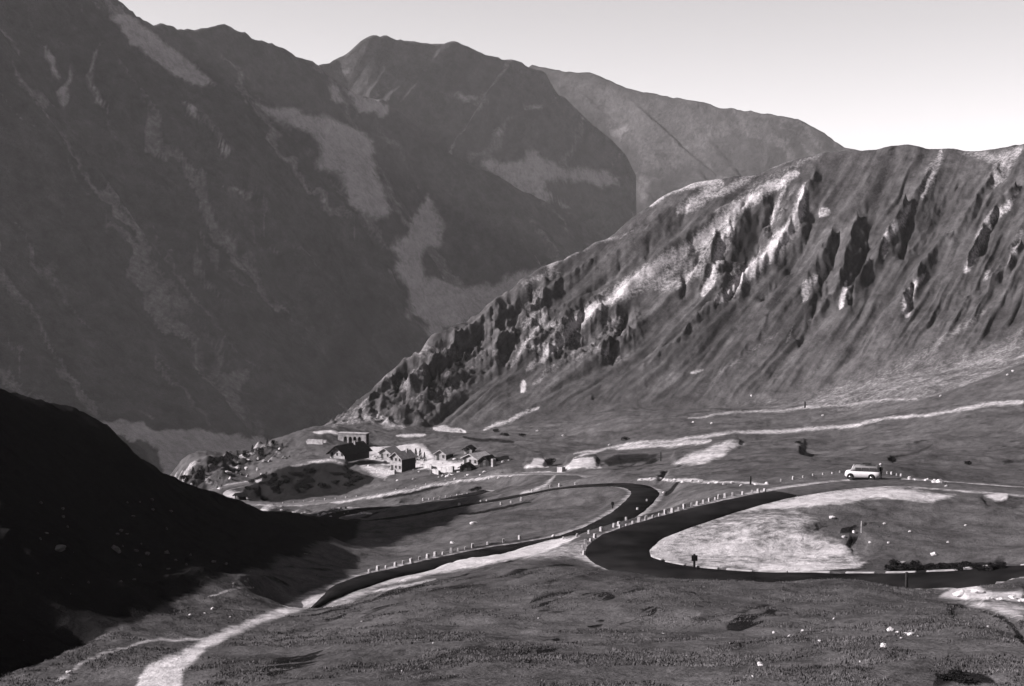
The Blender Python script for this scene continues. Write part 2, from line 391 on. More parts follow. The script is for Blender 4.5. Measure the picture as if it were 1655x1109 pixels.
# crags on the lower left of the ridge
rock = patch(U0, V0, [(520,700),(560,660),(620,600),(700,540),(790,485),(880,425),(985,375),(950,410),(885,470),(900,512),(960,492),(1030,500),(1040,540),(1000,590),(920,600),(850,600),(790,600),(720,660),(690,700),(600,705)], 18)*onr
rock = np.maximum(rock, patch(U0, V0, [(1180,340),(1290,280),(1290,330),(1240,420),(1200,500),(1150,500),(1140,440)], 15)*onr*.8)
for p_, w_, a_ in GULL[:8]: rock = np.maximum(rock, stroke(U0, V0, p_, w_*1.3)*.4*onr)
rock = np.maximum(rock, 0.09*onr)
Z = Z+rock*(ridged(X/15, Y/26+Z/12, 5, 51, .6)*4.4+ridged(X/4, Y/7+Z/4, 3, 61)*1.6)

for k_ in range(5):      # weathered, rounded crest
    wc = onr*0+sstep(.9, .97, s)*sstep(1.25, 1.1, s)*(RW > .4)
    Zs = Z.copy(); Zs[1:-1] = (Z[:-2]+2*Z[1:-1]+Z[2:])/4; Zt = Zs.copy(); Zt[:, 1:-1] = (Zs[:, :-2]+2*Zs[:, 1:-1]+Zs[:, 2:])/4
    Z = Z*(1-wc)+Zt*wc
# ---- forms and roughness of the near ground
near = 1-RW*sstep(-.05, .1, s)
Z = Z+near*(fbm(X/22, Y/22, 3, 71)*0.9*sstep(40, 120, GD)+fbm(X/7+Y/16, Y/9, 4, 75)*0.42+fbm(X/1.6, Y/1.6, 3, 79)*0.11)*np.interp(GD, [5, 60, 300, 600], [.3, .8, 1.5, 2.0])
def form(pts, w, amp, lo=0, hi=1e9):
    global Z
    Z = Z+stroke(U0, V0, pts, w*(1.5 if hi < 190 else 1), True)*amp*(.35 if hi < 190 else .6)*near*((GD > lo) & (GD < hi))
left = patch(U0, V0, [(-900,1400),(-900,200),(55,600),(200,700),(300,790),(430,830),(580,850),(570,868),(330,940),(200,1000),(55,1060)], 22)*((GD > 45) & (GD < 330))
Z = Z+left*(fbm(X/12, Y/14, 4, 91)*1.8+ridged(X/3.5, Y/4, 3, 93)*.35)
crag = patch(U0, V0, [(255,785),(300,755),(360,735),(420,722),(470,715),(440,745),(380,770),(330,795),(300,810)], 8)*(GD > 400)
crag = np.maximum(crag, patch(U0, V0, [(390,822),(440,820),(500,826),(580,822),(600,838),(500,835),(470,850),(430,840)], 6)*(GD > 300))
Z = Z+crag*(ridged(X/6, Y/12, 3, 95)*1.9+fbm(X/2.5, Y/5, 2, 97)*1.0)*np.where(V0 > 815, .45, 1)
# hollow by the far road loop (steep dark bank), pit, banks
FORMS = [([(420,790),(480,775),(560,775)],14,-6,380,470),([(440,765),(500,752),(560,752)],7,3,380,500),
         ([(1000,742),(1050,740)],9,-1.0,250,480),([(1090,742),(1150,728),(1195,716)],12,1.6,250,480),
         ([(850,752),(880,749)],9,1.5,300,420),([(915,754),(965,750)],10,1.8,300,420),
         ([(1655,650),(1400,685),(1200,702),(1000,720)],7,2.2,300,500),([(1655,690),(1500,705),(1300,722)],14,-3.5,200,420),
         ([(1560,962),(1610,960),(1655,962)],8,1.1,80,110),([(1540,985),(1600,1000),(1655,1030)],10,-.8,55,100),
         ([(1590,975),(1655,1000)],9,.6,60,100),
         ([(650,810),(700,795),(740,782)],7,-2.5,280,360),
         
         
         ([(1080,760),(1055,790)],3.5,-1.0,190,260),
         ([(1100,860),(1200,850),(1300,866)],16,.9,125,160),([(1375,880),(1400,876)],9,-.9,125,160),([(1320,857),(1400,850)],4,-.7,125,165),
         ([(1490,790),(1500,786)],5,-1.4,160,182),([(1590,803),(1620,800)],8,-1.2,150,175),([(1440,740),(1500,722)],8,-1.5,200,330)]
for f_ in FORMS: form(*f_)

road_d = np.full(Z.shape, 1e9)
for P, hw in ROADS:
    pts = np.array([[p.x, p.y, p.z] for p in P])
    m = (X > pts[:, 0].min()-16) & (X < pts[:, 0].max()+16) & (Y > pts[:, 1].min()-16) & (Y < pts[:, 1].max()+16)
    xs = X[m]; ys = Y[m]; bd = np.full(xs.shape, 1e9); bz = np.zeros(xs.shape)
    for i in range(len(pts)-1):
        x0, y0, z0 = pts[i]; x1, y1, z1 = pts[i+1]; dx, dy = x1-x0, y1-y0; LL = dx*dx+dy*dy+1e-9
        t = np.clip(((xs-x0)*dx+(ys-y0)*dy)/LL, 0, 1); d = np.hypot(xs-x0-t*dx, ys-y0-t*dy)
        c = d < bd; bd[c] = d[c]; bz[c] = (z0+t*(z1-z0))[c]
    w = 1-sstep(hw+.8, hw+(6.5 if P is RA else 4.2), bd)
    zz = Z[m]; Z[m] = zz*(1-w)+(bz-0.16)*w
    rd = road_d[m]; road_d[m] = np.minimum(rd, bd-hw)

U, V = proj(GA, Z/GD)
vmin = np.minimum.accumulate(V, 0); VIS = V <= vmin+1.5          # what the camera's slope of view can reach

# ---- ground cover and painted shade (outlines wander with the ground's own noise)
wob = np.clip(GD/140, .4, 4)
UW = U+fbm(X/(3*wob), Y/(6*wob), 4, 131)*16; VW = V+fbm(X/(3*wob), Y/(6*wob), 4, 137)*6
pale = np.zeros(Z.shape); dark = np.zeros(Z.shape)
def P_(pts, val=1.0, soft=5, lo=0, hi=1e9):
    global pale
    pale = np.maximum(pale, patch(UW, VW, pts, soft*1.6)*val*((GD > lo) & (GD < hi)))
def PS(pts, w, val=1.0, lo=0, hi=1e9):
    global pale
    pale = np.maximum(pale, stroke(UW, VW, pts, w)*val*((GD > lo) & (GD < hi)))
def D_(pts, val=1.0, soft=5, lo=0, hi=1e9):
    global dark
    dark = np.maximum(dark, patch(UW, VW, pts, soft)*val*((GD > lo) & (GD < hi)))
def DS(pts, w, val=1.0, lo=0, hi=1e9):
    global dark
    dark = np.maximum(dark, stroke(UW, VW, pts, w)*val*((GD > lo) & (GD < hi)))
P_([(1022,888),(1050,866),(1085,846),(1130,834),(1230,836),(1290,848),(1340,866),(1375,886),(1402,912),(1380,922),(1250,928),(1150,922),(1080,912)], .6, 12, 125, 165)
P_([(1130,834),(1200,820),(1290,822),(1330,840),(1290,860),(1200,850)], .5, 8, 125, 165)
P_([(1028,886),(1060,862),(1090,846),(1105,850),(1085,868),(1050,889)], 1.3, 4, 125, 165)
P_([(1085,875),(1180,868),(1260,880),(1300,900),(1220,908),(1120,900)], .75, 8, 125, 165)
P_([(1150,912),(1240,904),(1340,903),(1400,908),(1390,922),(1250,928)], .8, 6, 125, 165)
P_([(1040,890),(1075,885),(1100,905),(1080,910)], .8, 5, 125, 165)
D_([(1065,873),(1105,871),(1108,878),(1070,880)], .8, 2, 125, 165); D_([(1064,908),(1080,897),(1110,903),(1150,915),(1130,920),(1090,916)], .8, 3, 125, 165)
DS([(1200,919),(1300,920),(1400,921)], 2, .8, 118, 140); DS([(1190,845),(1260,850),(1310,862)], 7, .6, 125, 165)
P_([(1120,838),(1180,823),(1240,812),(1300,797),(1380,790),(1480,790),(1545,799),(1510,810),(1400,808),(1330,816),(1240,824),(1160,838)], .85, 4, 148, 175)
P_([(1080,915),(1200,928),(1400,930),(1400,936),(1200,936),(1100,928)], .6, 4, 118, 135)
P_([(1520,962),(1545,945),(1575,948),(1600,960),(1655,955),(1720,960),(1720,975),(1640,970),(1590,972),(1550,968)], 1.1, 4, 70, 112)
P_([(1530,972),(1655,975),(1720,980),(1720,1010),(1640,1000),(1580,988)], .62, 8, 60, 110)
P_([(600,945),(640,928),(690,908),(760,893),(850,878),(940,868),(905,885),(860,897),(760,915),(680,930),(620,946)], .95, 4, 90, 165)
P_([(820,900),(860,888),(900,884),(950,870),(985,860),(960,890),(985,905),(1000,920),(930,905),(860,905)], .5, 6, 120, 165)
P_([(525,958),(500,966),(460,980),(410,998),(340,1022),(280,1055),(235,1085),(205,1125),(285,1125),(290,1085),(330,1045),(410,1010),(490,985),(540,968)], 1.0, 6, 45, 135)
DS([(300,1055),(275,1085),(262,1120)], 5, 1.3, 45, 90)
PS([(540,968),(620,952),(700,935)], 4, .6, 80, 130)
PS([(1700,640),(1600,654),(1500,668),(1380,687),(1250,697),(1120,706),(1040,714),(985,722),(930,742)], 4.2, .62, 280, 520)
PS([(1700,642),(1600,656),(1540,664)], 5, .6, 280, 520)
PS([(1480,645),(1380,652),(1300,658),(1200,668),(1110,675)], 4, .5, 400, 640)
P_([(1075,747),(1120,728),(1190,712),(1206,720),(1175,740),(1120,752)], .75, 5, 250, 480)
PS([(1000,724),(1080,716),(1150,712)], 6, .7, 300, 480)
P_([(910,760),(928,744),(962,738),(976,754)], 1.1, 3, 290, 420)
P_([(850,756),(860,742),(876,742),(882,756)], 1.1, 3, 290, 420)
P_([(598,722),(640,716),(680,716),(700,740),(780,752),(820,764),(760,768),(690,758),(620,752),(590,738)], 1.0, 4, 380, 500)
P_([(585,752),(620,748),(640,756),(625,775),(600,768)], .7, 4, 380, 450)
PS([(700,694),(715,690),(745,697)], 4, 1.1, 500, 600); PS([(640,703),(685,702)], 3.5, .9, 480, 600)
PS([(505,701),(550,700)], 3, 1.1, 480, 600); P_([(496,714),(522,714),(520,719),(496,719)], 1.1, 2, 450, 600)
PS([(1130,775),(1060,772),(1030,775)], 3, .8, 190, 320); PS([(1240,783),(1150,780),(1060,772)], 3, .6, 180, 300)
P_([(340,800),(360,788),(388,796),(400,808),(370,806)], .9, 4, 380, 450)
P_([(1590,803),(1608,797),(1632,795),(1624,808),(1605,812)], 1.0, 4, 140, 180)
PS([(1470,775),(1500,778),(1530,783)], 4, .8, 165, 200)
PS([(335,802),(400,814),(470,818),(540,812),(600,803),(660,791),(720,778),(800,768),(880,764),(960,770)], 3.6, .62, 250, 430)
PS([(340,796),(370,783),(420,776)], 4, .8, 380, 460)
PS([(505,838),(540,832),(600,829)], 3, .7, 270, 340)
PS([(470,755),(520,746),(560,748)], 4, .5, 400, 500)
PS([(900,765),(870,790),(840,800)], 5, .55, 230, 330)
PS([(330,962),(380,950),(410,948)], 3, .6, 90, 130); PS([(170,1050),(260,1035),(330,1030)], 4, .5, 60, 110); PS([(80,1100),(130,1075),(190,1045)], 6, .5, 55, 80)
PS([(930,735),(985,722)], 3, .5, 300, 500)
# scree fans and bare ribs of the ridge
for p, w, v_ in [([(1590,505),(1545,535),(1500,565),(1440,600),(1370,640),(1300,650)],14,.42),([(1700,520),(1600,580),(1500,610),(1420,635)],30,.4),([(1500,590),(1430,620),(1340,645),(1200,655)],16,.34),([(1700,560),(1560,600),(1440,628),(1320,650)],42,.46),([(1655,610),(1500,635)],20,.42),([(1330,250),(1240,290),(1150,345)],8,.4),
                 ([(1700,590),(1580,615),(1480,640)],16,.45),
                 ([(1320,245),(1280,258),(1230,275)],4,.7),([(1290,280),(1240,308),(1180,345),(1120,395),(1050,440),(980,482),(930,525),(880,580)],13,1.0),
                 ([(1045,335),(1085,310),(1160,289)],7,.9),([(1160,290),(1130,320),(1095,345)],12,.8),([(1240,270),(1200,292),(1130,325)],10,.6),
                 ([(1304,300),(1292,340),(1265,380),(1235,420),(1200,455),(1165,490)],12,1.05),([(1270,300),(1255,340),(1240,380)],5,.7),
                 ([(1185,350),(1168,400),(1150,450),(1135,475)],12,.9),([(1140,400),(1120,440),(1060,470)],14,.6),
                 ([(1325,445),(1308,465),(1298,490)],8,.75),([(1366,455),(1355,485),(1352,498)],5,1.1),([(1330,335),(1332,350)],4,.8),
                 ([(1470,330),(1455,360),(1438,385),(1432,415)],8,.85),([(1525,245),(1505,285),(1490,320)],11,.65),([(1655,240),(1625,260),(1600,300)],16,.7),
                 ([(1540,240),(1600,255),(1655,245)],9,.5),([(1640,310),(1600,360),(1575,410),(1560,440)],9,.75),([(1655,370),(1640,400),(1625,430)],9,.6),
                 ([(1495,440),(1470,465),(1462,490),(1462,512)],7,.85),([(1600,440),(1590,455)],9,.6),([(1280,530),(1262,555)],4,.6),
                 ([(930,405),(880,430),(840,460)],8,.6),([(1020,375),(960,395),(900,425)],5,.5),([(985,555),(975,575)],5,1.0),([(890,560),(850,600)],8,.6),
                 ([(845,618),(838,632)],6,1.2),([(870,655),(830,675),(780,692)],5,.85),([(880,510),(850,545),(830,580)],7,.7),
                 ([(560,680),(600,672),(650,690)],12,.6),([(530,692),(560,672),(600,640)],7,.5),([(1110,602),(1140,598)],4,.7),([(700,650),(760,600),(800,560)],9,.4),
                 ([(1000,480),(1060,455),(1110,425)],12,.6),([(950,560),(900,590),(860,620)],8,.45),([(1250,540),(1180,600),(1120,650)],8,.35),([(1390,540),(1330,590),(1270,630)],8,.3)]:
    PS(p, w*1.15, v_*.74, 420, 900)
pale = np.maximum(pale, rock*.36*sstep(-.1, .5, fbm(X/9, Y/14+Z/8, 3, 111)))
D_([(382,802),(400,776),(450,758),(500,750),(560,752),(604,772),(592,786),(540,802),(450,812)], 1.1, 4, 380, 470)
D_([(975,742),(1000,732),(1062,732),(1050,746),(990,752)], .75, 4, 250, 480)
D_([(1438,926),(1448,911),(1540,908),(1622,914),(1616,924),(1500,929)], .95, 3, 115, 140)
DS([(620,803),(680,790),(710,782)], 6, .9, 280, 370); DS([(735,830),(800,822),(855,812)], 3, .9, 220, 260)  # last stroke paints the road embankment's shadow as dark ground
DS([(740,705),(810,712),(830,714)], 4, .8, 400, 560); DS([(930,722),(975,715)], 4, .5, 300, 500)
rot = math.radians(62); ga = X*math.cos(rot)+Y*math.sin(rot); gb = -X*math.sin(rot)+Y*math.cos(rot)
mott = sstep(-.1, .45, fbm(ga/24, gb/3.0, 4, 141))*.4*(GD < 320)*(.4+.8*sstep(-.3, .3, fbm(X/2.2, Y/3.5, 3, 173)))+sstep(.0, .5, fbm(X/30, Y/45, 3, 145))*.3
dark = np.maximum(dark, mott*near)
for p, w in [([(860,978),(920,970),(990,967)],6),([(870,1060),(900,1035)],5),([(842,1057),(862,1035)],3.5),([(1180,1014),(1250,985)],6),([(450,1012),(560,985)],5),([(430,1085),(520,1055)],6),
             ([(1000,1005),(1060,985)],3.5),([(1100,1020),(1140,1015)],3),([(950,1010),(975,1004)],3),([(1318,857),(1420,850)],3),([(1370,883),(1400,878)],5)]:
    dark = np.maximum(dark, stroke(U, V, p, w*3.2)*1.15*sstep(-.12, .3, fbm(ga/5, gb/1.1, 4, 171))*(GD > 40)*(GD < 170))
DS([(1066,798),(1080,784),(1095,773)], 4, 1.1, 190, 280)
DS([(1530,975),(1580,985),(1640,1010),(1680,1060)], 5, 1.0, 45, 110); DS([(1510,1105),(1550,1085),(1600,1100)], 14, .8, 40, 70)
DS([(1440,742),(1480,730),(1510,715)], 4, .6, 200, 340); DS([(1700,670),(1600,690),(1500,710)], 14, .4, 200, 400)
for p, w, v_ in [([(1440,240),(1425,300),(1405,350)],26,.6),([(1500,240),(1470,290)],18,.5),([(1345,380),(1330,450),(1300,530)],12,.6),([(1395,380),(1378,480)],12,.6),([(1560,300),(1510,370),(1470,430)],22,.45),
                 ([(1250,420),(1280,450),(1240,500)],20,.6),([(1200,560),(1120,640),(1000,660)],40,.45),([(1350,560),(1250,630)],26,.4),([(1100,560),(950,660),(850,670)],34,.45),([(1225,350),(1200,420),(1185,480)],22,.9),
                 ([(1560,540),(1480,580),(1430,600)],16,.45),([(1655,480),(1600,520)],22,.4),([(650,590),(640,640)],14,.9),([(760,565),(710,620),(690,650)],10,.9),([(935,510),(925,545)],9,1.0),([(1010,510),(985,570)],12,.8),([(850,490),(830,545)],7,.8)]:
    DS(p, w, v_, 500, 900)  # gully shade painted in, along with darker rock and grass
dark = np.maximum(dark, left*1.3*(U < 800)); pale = pale*(1-np.clip(left*1.2, 0, 1)*(GD < 330)*(V < 955))  # the hill's shade is painted in as dark ground, pale ground kept off
dark = np.maximum(dark, crag*.5); pale = np.maximum(pale, crag*.5*sstep(-.1, .4, fbm(X/4, Y/8, 2, 115)))
# worn verge beside the roads
verge = sstep(1.8, .2, road_d)*(road_d < 8)
pale = np.maximum(pale, verge*.55*(1-left))
EDGE = ((ucols > -100) & (ucols < 1760))[None, :]
pale = pale*EDGE; dark = dark*np.where(EDGE, 1, 1)
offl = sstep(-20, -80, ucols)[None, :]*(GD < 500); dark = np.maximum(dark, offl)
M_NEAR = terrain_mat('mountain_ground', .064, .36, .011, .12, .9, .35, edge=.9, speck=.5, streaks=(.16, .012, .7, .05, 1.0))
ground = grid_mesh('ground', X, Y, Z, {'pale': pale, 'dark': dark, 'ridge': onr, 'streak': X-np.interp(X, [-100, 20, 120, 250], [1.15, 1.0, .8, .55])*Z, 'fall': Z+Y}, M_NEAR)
ground['kind'] = 'structure'

def gz(x, y):
    a = x/y; j = np.clip(np.interp(y, drow, np.arange(len(drow))), 0, len(drow)-1.001); i = np.clip(np.interp(a, acol, np.arange(len(acol))), 0, len(acol)-1.001)
    i0, j0 = int(i), int(j); fi, fj = i-i0, j-j0
    return (Z[j0, i0]*(1-fi)+Z[j0, i0+1]*fi)*(1-fj)+(Z[j0+1, i0]*(1-fi)+Z[j0+1, i0+1]*fi)*fj
def hit(u, v, lo=40, hi=900):
    "first ground point seen at photo pixel (u, v)"
    a, t = uv_to_at(u, v); i = int(np.clip(np.searchsorted(acol, a), 1, len(acol)-1))
    T = Z[:, i]/drow
    for j in range(len(drow)):
        if drow[j] >= lo and T[j] >= t:
            D = drow[j]; T0_ = T[j-1]
            if T[j] > T0_: D = drow[j-1]+(drow[j]-drow[j-1])*np.clip((t-T0_)/(T[j]-T0_), 0, 1)
            x = a*D; return Vector((x, D, gz(x, D)))
        if drow[j] > hi: break
    D = hi; return Vector((a*D, D, gz(a*D, D)))

# grass tufts on the foreground slope
def tufts(n, d0, d1, hmin, hmax, seed):
    rs = np.random.RandomState(seed); D = d0*(d1/d0)**rs.rand(n); a = rs.uniform(-.40, .40, n); x = a*D
    keep = fbm(x/3, D/3, 3, 201) > -.12+rs.rand(n)*.25
    j = np.interp(D, drow, np.arange(len(drow))); i = np.interp(a, acol, np.arange(len(acol))); i0 = i.astype(int); j0 = j.astype(int)
    keep &= (pale[j0, i0] < .3) & (left[j0, i0] < .2) & (road_d[j0, i0] > 1.2); x, D, i, j, i0, j0 = (q_[keep] for q_ in (x, D, i, j, i0, j0)); fi = i-i0; fj = j-j0
    z = (Z[j0, i0]*(1-fi)+Z[j0, i0+1]*fi)*(1-fj)+(Z[j0+1, i0]*(1-fi)+Z[j0+1, i0+1]*fi)*fj
    m = len(x); h = rs.uniform(hmin, hmax, m); co = []
    for k in range(5):
        t = rs.uniform(0, 6.28, m); w = h*rs.uniform(.2, .45, m); ox = rs.normal(0, 1.1, m)*h; oy = rs.normal(0, 1.1, m)*h; lx = rs.normal(0, .35, m)*h; ly = rs.normal(0, .35, m)*h
        co += [np.stack([x+ox-np.cos(t)*w, D+oy-np.sin(t)*w, z-.04], 1), np.stack([x+ox+np.cos(t)*w, D+oy+np.sin(t)*w, z-.04], 1), np.stack([x+ox+lx, D+oy+ly, z+h*rs.uniform(.6, 1, m)], 1)]
    co = np.stack(co, 1).reshape(-1, 3).astype(np.float32); nf = len(co)//3
    me = bpy.data.meshes.new('grass_tufts'); me.vertices.add(len(co)); me.vertices.foreach_set('co', co.ravel()); me.loops.add(nf*3); me.loops.foreach_set('vertex_index', np.arange(nf*3, dtype=np.int32))
    me.polygons.add(nf); me.polygons.foreach_set('loop_start', np.arange(0, nf*3, 3, dtype=np.int32)); me.update(calc_edges=True); me.materials.append(M_TUFT)
    o = bpy.data.objects.new('grass_tufts', me); COL.objects.link(o); o['kind'] = 'stuff'; return o
M_TUFT = mat('dry_grass', .085, 1.0, .35, .75, spec=0.0)
tufts(90000, 42, 118, .03, .12, 3)
# ------------------------------------------------------------------ far mountains
def far_sheet(name, crest, foot, relief, pales, material, nr=260, nc=520, u0=-500, u1=2300, seed=0, flute=.8, back=900, darks=()):
    uc = np.linspace(u0, u1, nc); cu_ = [p[0] for p in crest]; fu_ = [p[0] for p in foot]
    cv = np.interp(uc, cu_, [p[1] for p in crest]); cd = np.interp(uc, cu_, [p[2] for p in crest])
    cv = cv+fbm(uc/40, uc*0+seed, 4, seed)*5+ridged(uc/13, uc*0+seed, 3, seed+3, .6)*np.interp(uc, [0, 600, 900], [4.6, 3.0, 1.4])
    fv = np.interp(uc, fu_, [p[1] for p in foot]); fd = np.interp(uc, fu_, [p[2] for p in foot])
    sr = np.linspace(0, 1.25, nr)
    S, UU = np.meshgrid(sr, uc, indexing='ij')
    sc2 = np.clip(S, 0, 1); pr = sc2*(.75+.25*sc2)
    D = fd+(cd-fd)*S
    VV = fv+(cv-fv)*pr
    T = v2t(VV); a = (UU-CU)/F
    zc_ = v2t(cv)*cd
    Zf = np.where(S > 1, zc_-(D-cd)*1.0, T*D)
    Xf = a*D
    env = np.clip((1.02-S)*5, 0, 1)*np.clip(S*6, 0, 1)
    qq = UU+flute*(VV-300)
    dz = ridged(qq/110, VV/700, 3, seed+5)*relief+fbm(qq/35, VV/260, 4, seed+9)*relief*.45+fbm(UU/14, VV/22, 3, seed+13)*relief*.10
    dz = dz*np.clip(D/2600, 0, 1.2)**2.5*np.clip(S*1.6, 0, 1)
    Zf = Zf+dz*env
    pl = np.zeros(Zf.shape); dk = np.zeros(Zf.shape); vis = (S <= 1.0)
    U2, V2 = proj(a, Zf/D); U3 = U2+fbm(UU/16, VV/16, 4, seed+31)*9; V3 = V2+fbm(UU/16, VV/16, 4, seed+37)*9
    for (pts, val, soft) in pales: pl = np.maximum(pl, patch(U3, V3, pts, soft*1.8)*val*vis)
    pl = np.maximum(pl, .42*sstep(.12, .5, fbm(qq/26+fbm(UU/50, VV/50, 3, seed+51)*1.2, VV/210, 4, seed+53))*vis*np.clip(S*3, 0, 1))
    for (pts, w, val) in darks: dk = np.maximum(dk, stroke(U2, V2, pts, w)*val*vis)
    o = grid_mesh(name, Xf, D, Zf, {'pale': pl, 'dark': dk, 'ridge': np.full(Zf.shape, .4), 'streak': Xf+flute*Zf*-1, 'fall': Zf}, material); o['kind'] = 'structure'; return o
M_FAR = terrain_mat('far_rock', .072, .42, .03, .02, .12, 5.0, edge=.45, speck=.0, streaks=(.02, .0015, .07, .004, .8))
M_FARL = terrain_mat('far_meadow', .034, .11, .03, .02, .12, 5.0, edge=.45, speck=.0, streaks=(.02, .0015, .07, .004, .8))
# left massif, facing right (away from the sun)
C1 = [(-600,-420,1500),(-200,-200,1800),(55,-60,2050),(130,-25,2120),(190,-5,2180),(215,16,2200),(250,38,2230),(300,48,2290),(330,44,2320),(372,36,2370),(400,50,2400),(450,74,2460),(517,100,2540),(545,125,2580),(580,150,2620),(620,165,2670),(650,186,2700),(690,220,2750),(740,255,2800),(790,283,2860),(860,315,2940),(920,345,3000),(980,385,3060),(1040,425,3120),(1200,540,3250),(1500,700,3400),(2300,900,3600)]
F1 = [(-600,960,900),(55,900,1150),(300,880,1300),(600,860,1600),(1000,850,2100),(1500,850,2500),(2300,950,2900)]
PAL1 = [([(175,25),(200,20),(235,45),(275,75),(320,110),(350,138),(310,135),(270,108),(215,70)],1.0,5),
 ([(68,78),(82,85),(98,125),(85,122)],.8,4),([(115,105),(112,150),(100,175),(92,150),(104,135)],.8,4),([(168,68),(150,100),(145,130),(165,160),(176,185),(155,165),(138,125),(148,88)],.75,4),
 ([(172,180),(182,195),(195,260),(188,268)],.45,6),([(295,165),(315,170),(322,190),(308,186)],.85,4),([(342,230),(360,230),(378,255),(362,255)],.85,4),([(352,296),(380,302),(425,325),(400,322)],.75,4),
 ([(408,160),(440,172),(500,182),(560,200),(600,225),(603,270),(620,300),(628,345),(600,355),(570,330),(548,280),(510,275),(520,245),(500,215),(450,198),(425,180)],.95,7),
 ([(530,135),(550,142),(555,168),(535,158)],.85,4),([(565,142),(590,160),(628,168),(620,185),(580,182),(565,165)],.95,4),
 ([(690,308),(700,330),(716,370),(716,395),(690,402),(680,420),(690,445),(760,462),(810,455),(830,440),(900,430),(860,470),(800,500),(740,530),(700,548),(690,540),(680,515),(662,510),(660,470),(632,440),(640,410),(628,398),(650,380),(672,345)],.85,7),
 ([(670,280),(682,300),(676,306)],.6,3),([(712,292),(735,300),(742,322),(725,318)],.35,8),([(520,315),(532,318),(528,328),(518,326)],.8,3),
 ([(150,690),(190,680),(230,685),(250,695),(330,695),(400,705),(470,720),(440,745),(350,760),(280,790),(255,790),(268,760),(258,730),(225,712),(180,706)],.95,3),
 ([(222,660),(232,662),(250,680),(240,680)],.5,3),([(200,430),(300,520),(330,560),(280,540),(190,460)],.22,20)]
DK1 = [([(200,715),(225,735),(240,765)],16,.9),([(600,480),(560,560),(520,650)],50,.5)]
far_sheet('mountain', C1, F1, 70, PAL1, M_FAR, seed=100, flute=-.7, darks=DK1)
# middle mountain behind it; right edge shaped to stand in for a cast shadow
C2 = [(u, v, D*.76) for u, v, D in [(-500,300,3600),(300,200,3700),(500,112,3850),(517,100,3860),(548,88,3900),(565,78,3910),(585,58,3930),(602,52,3945),(625,56,3965),(660,68,4000),(690,73,4020),(740,72,4060),(760,78,4080),(800,93,4120),(850,106,4170),(880,118,4200),(905,160,4230),(950,195,4270),(985,222,4300),(1012,252,4320),(1028,285,4335),(1030,320,4340),(1015,380,4340),(1000,480,4340),(1100,800,4400),(2300,950,4500)]]
F2 = [(-500,900,2200),(500,850,2300),(1000,850,2650),(2300,960,3000)]
PAL2 = [([(780,255),(830,262),(860,240),(880,255),(925,275),(955,270),(1000,285),(1002,302),(950,298),(880,290),(880,310),(930,335),(870,325),(820,300),(780,275)],.85,6),
 ([(738,150),(765,149),(772,160),(745,162)],.8,4),([(850,167),(872,168),(874,177),(852,176)],.8,3),([(800,210),(818,211),(812,218),(800,217)],.8,3)]
far_sheet('mountain', C2, F2, 60, PAL2, M_FAR, seed=200, flute=.6)
# sunlit slope of the mountain behind, facing left
C3 = [(u, v, D*.74) for u, v, D in [(-500,500,5600),(500,300,5500),(780,130,5400),(860,107,5350),(900,113,5300),(935,118,5250),(955,119,5230),(978,129,5200),(1030,143,5100),(1100,157,5000),(1150,168,4900),(1200,180,4820),(1250,187,4750),(1300,200,4680),(1330,215,4620),(1360,235,4580),(1400,250,4520),(1500,300,4400),(2300,600,4000)]]
F3 = [(-500,900,3600),(500,900,3500),(1000,800,3300),(1400,800,2950),(2300,900,2700)]
PAL3 = [([(870,115),(960,122),(1060,160),(1200,200),(1150,260),(1060,300),(1020,260),(1005,225),(950,190)],.4,14),([(985,210),(1010,200),(1020,212),(1000,228)],.8,6),([(1025,280),(1060,285),(1040,330),(1020,320)],.6,6)]
far_sheet('mountain', C3, F3, 40, PAL3, M_FARL, seed=300, flute=-.9, darks=[([(960,130),(965,180)],12,.6),([(1250,240),(1180,220)],30,.45)])
# valley floor between them, out to the horizon
bm = bmesh.new()
R_ = 8000
vs = [bm.verts.new((R_*math.cos(i*math.pi/32), R_*math.sin(i*math.pi/32), -760)) for i in range(64)]
bm.faces.new(vs); me = bpy.data.meshes.new('valley'); bm.to_mesh(me); bm.free(); me.materials.append(M_FAR)
vo = bpy.data.objects.new('valley', me); COL.objects.link(vo); vo['kind'] = 'structure'

# ------------------------------------------------------------------ road surfaces
M_ROAD = mat('asphalt', .012, 1.0, .35, .55, spec=0.0)
M_KERB = mat('kerb_stone', .27, .9, 1.2, .5)
def ribbon(name, P, offs, dz, material, i0=0, i1=None, taper=0, wf=None):
    bm = bmesh.new(); rows = []; n = len(P)
    for i in range(i0, i1 or n):
        d = P[min(i+1, n-1)]-P[max(i-1, 0)]; d.z = 0; d.normalize(); nn = Vector((-d.y, d.x, 0))
        tp = min(1, (abs(i-i0)+1)/taper)*min(1, .72+.28*(i-i0)/70) if taper else 1
        if wf: tp = wf(i)
        jt = [0, random.uniform(-.16, .16), 0, random.uniform(-.16, .16), 0]
        rows.append([bm.verts.new(P[i]+nn*(o+j_)*tp+Vector((0, 0, z_))) for o, z_, j_ in zip(offs, dz, jt)])
    for a_, b_ in zip(rows, rows[1:]):
        for k_ in range(len(offs)-1): bm.faces.new((a_[k_], a_[k_+1], b_[k_+1], b_[k_]))
    bmesh.ops.recalc_face_normals(bm, faces=bm.faces)
    me = bpy.data.meshes.new(name); bm.to_mesh(me); bm.free(); me.materials.append(material)
    for f_ in me.polygons: f_.use_smooth = True
    o = bpy.data.objects.new(name, me); COL.objects.link(o); o['kind'] = 'structure'; return o
M_LAYBY = mat('lay_by_lit_asphalt', .06, 1.0, 1.2, .35, spec=0.0); M_WORN = mat('worn_road', .10, 1.0, .8, .35, spec=0.0)  # lay-by strip: asphalt made greyer to paint in its grazing light
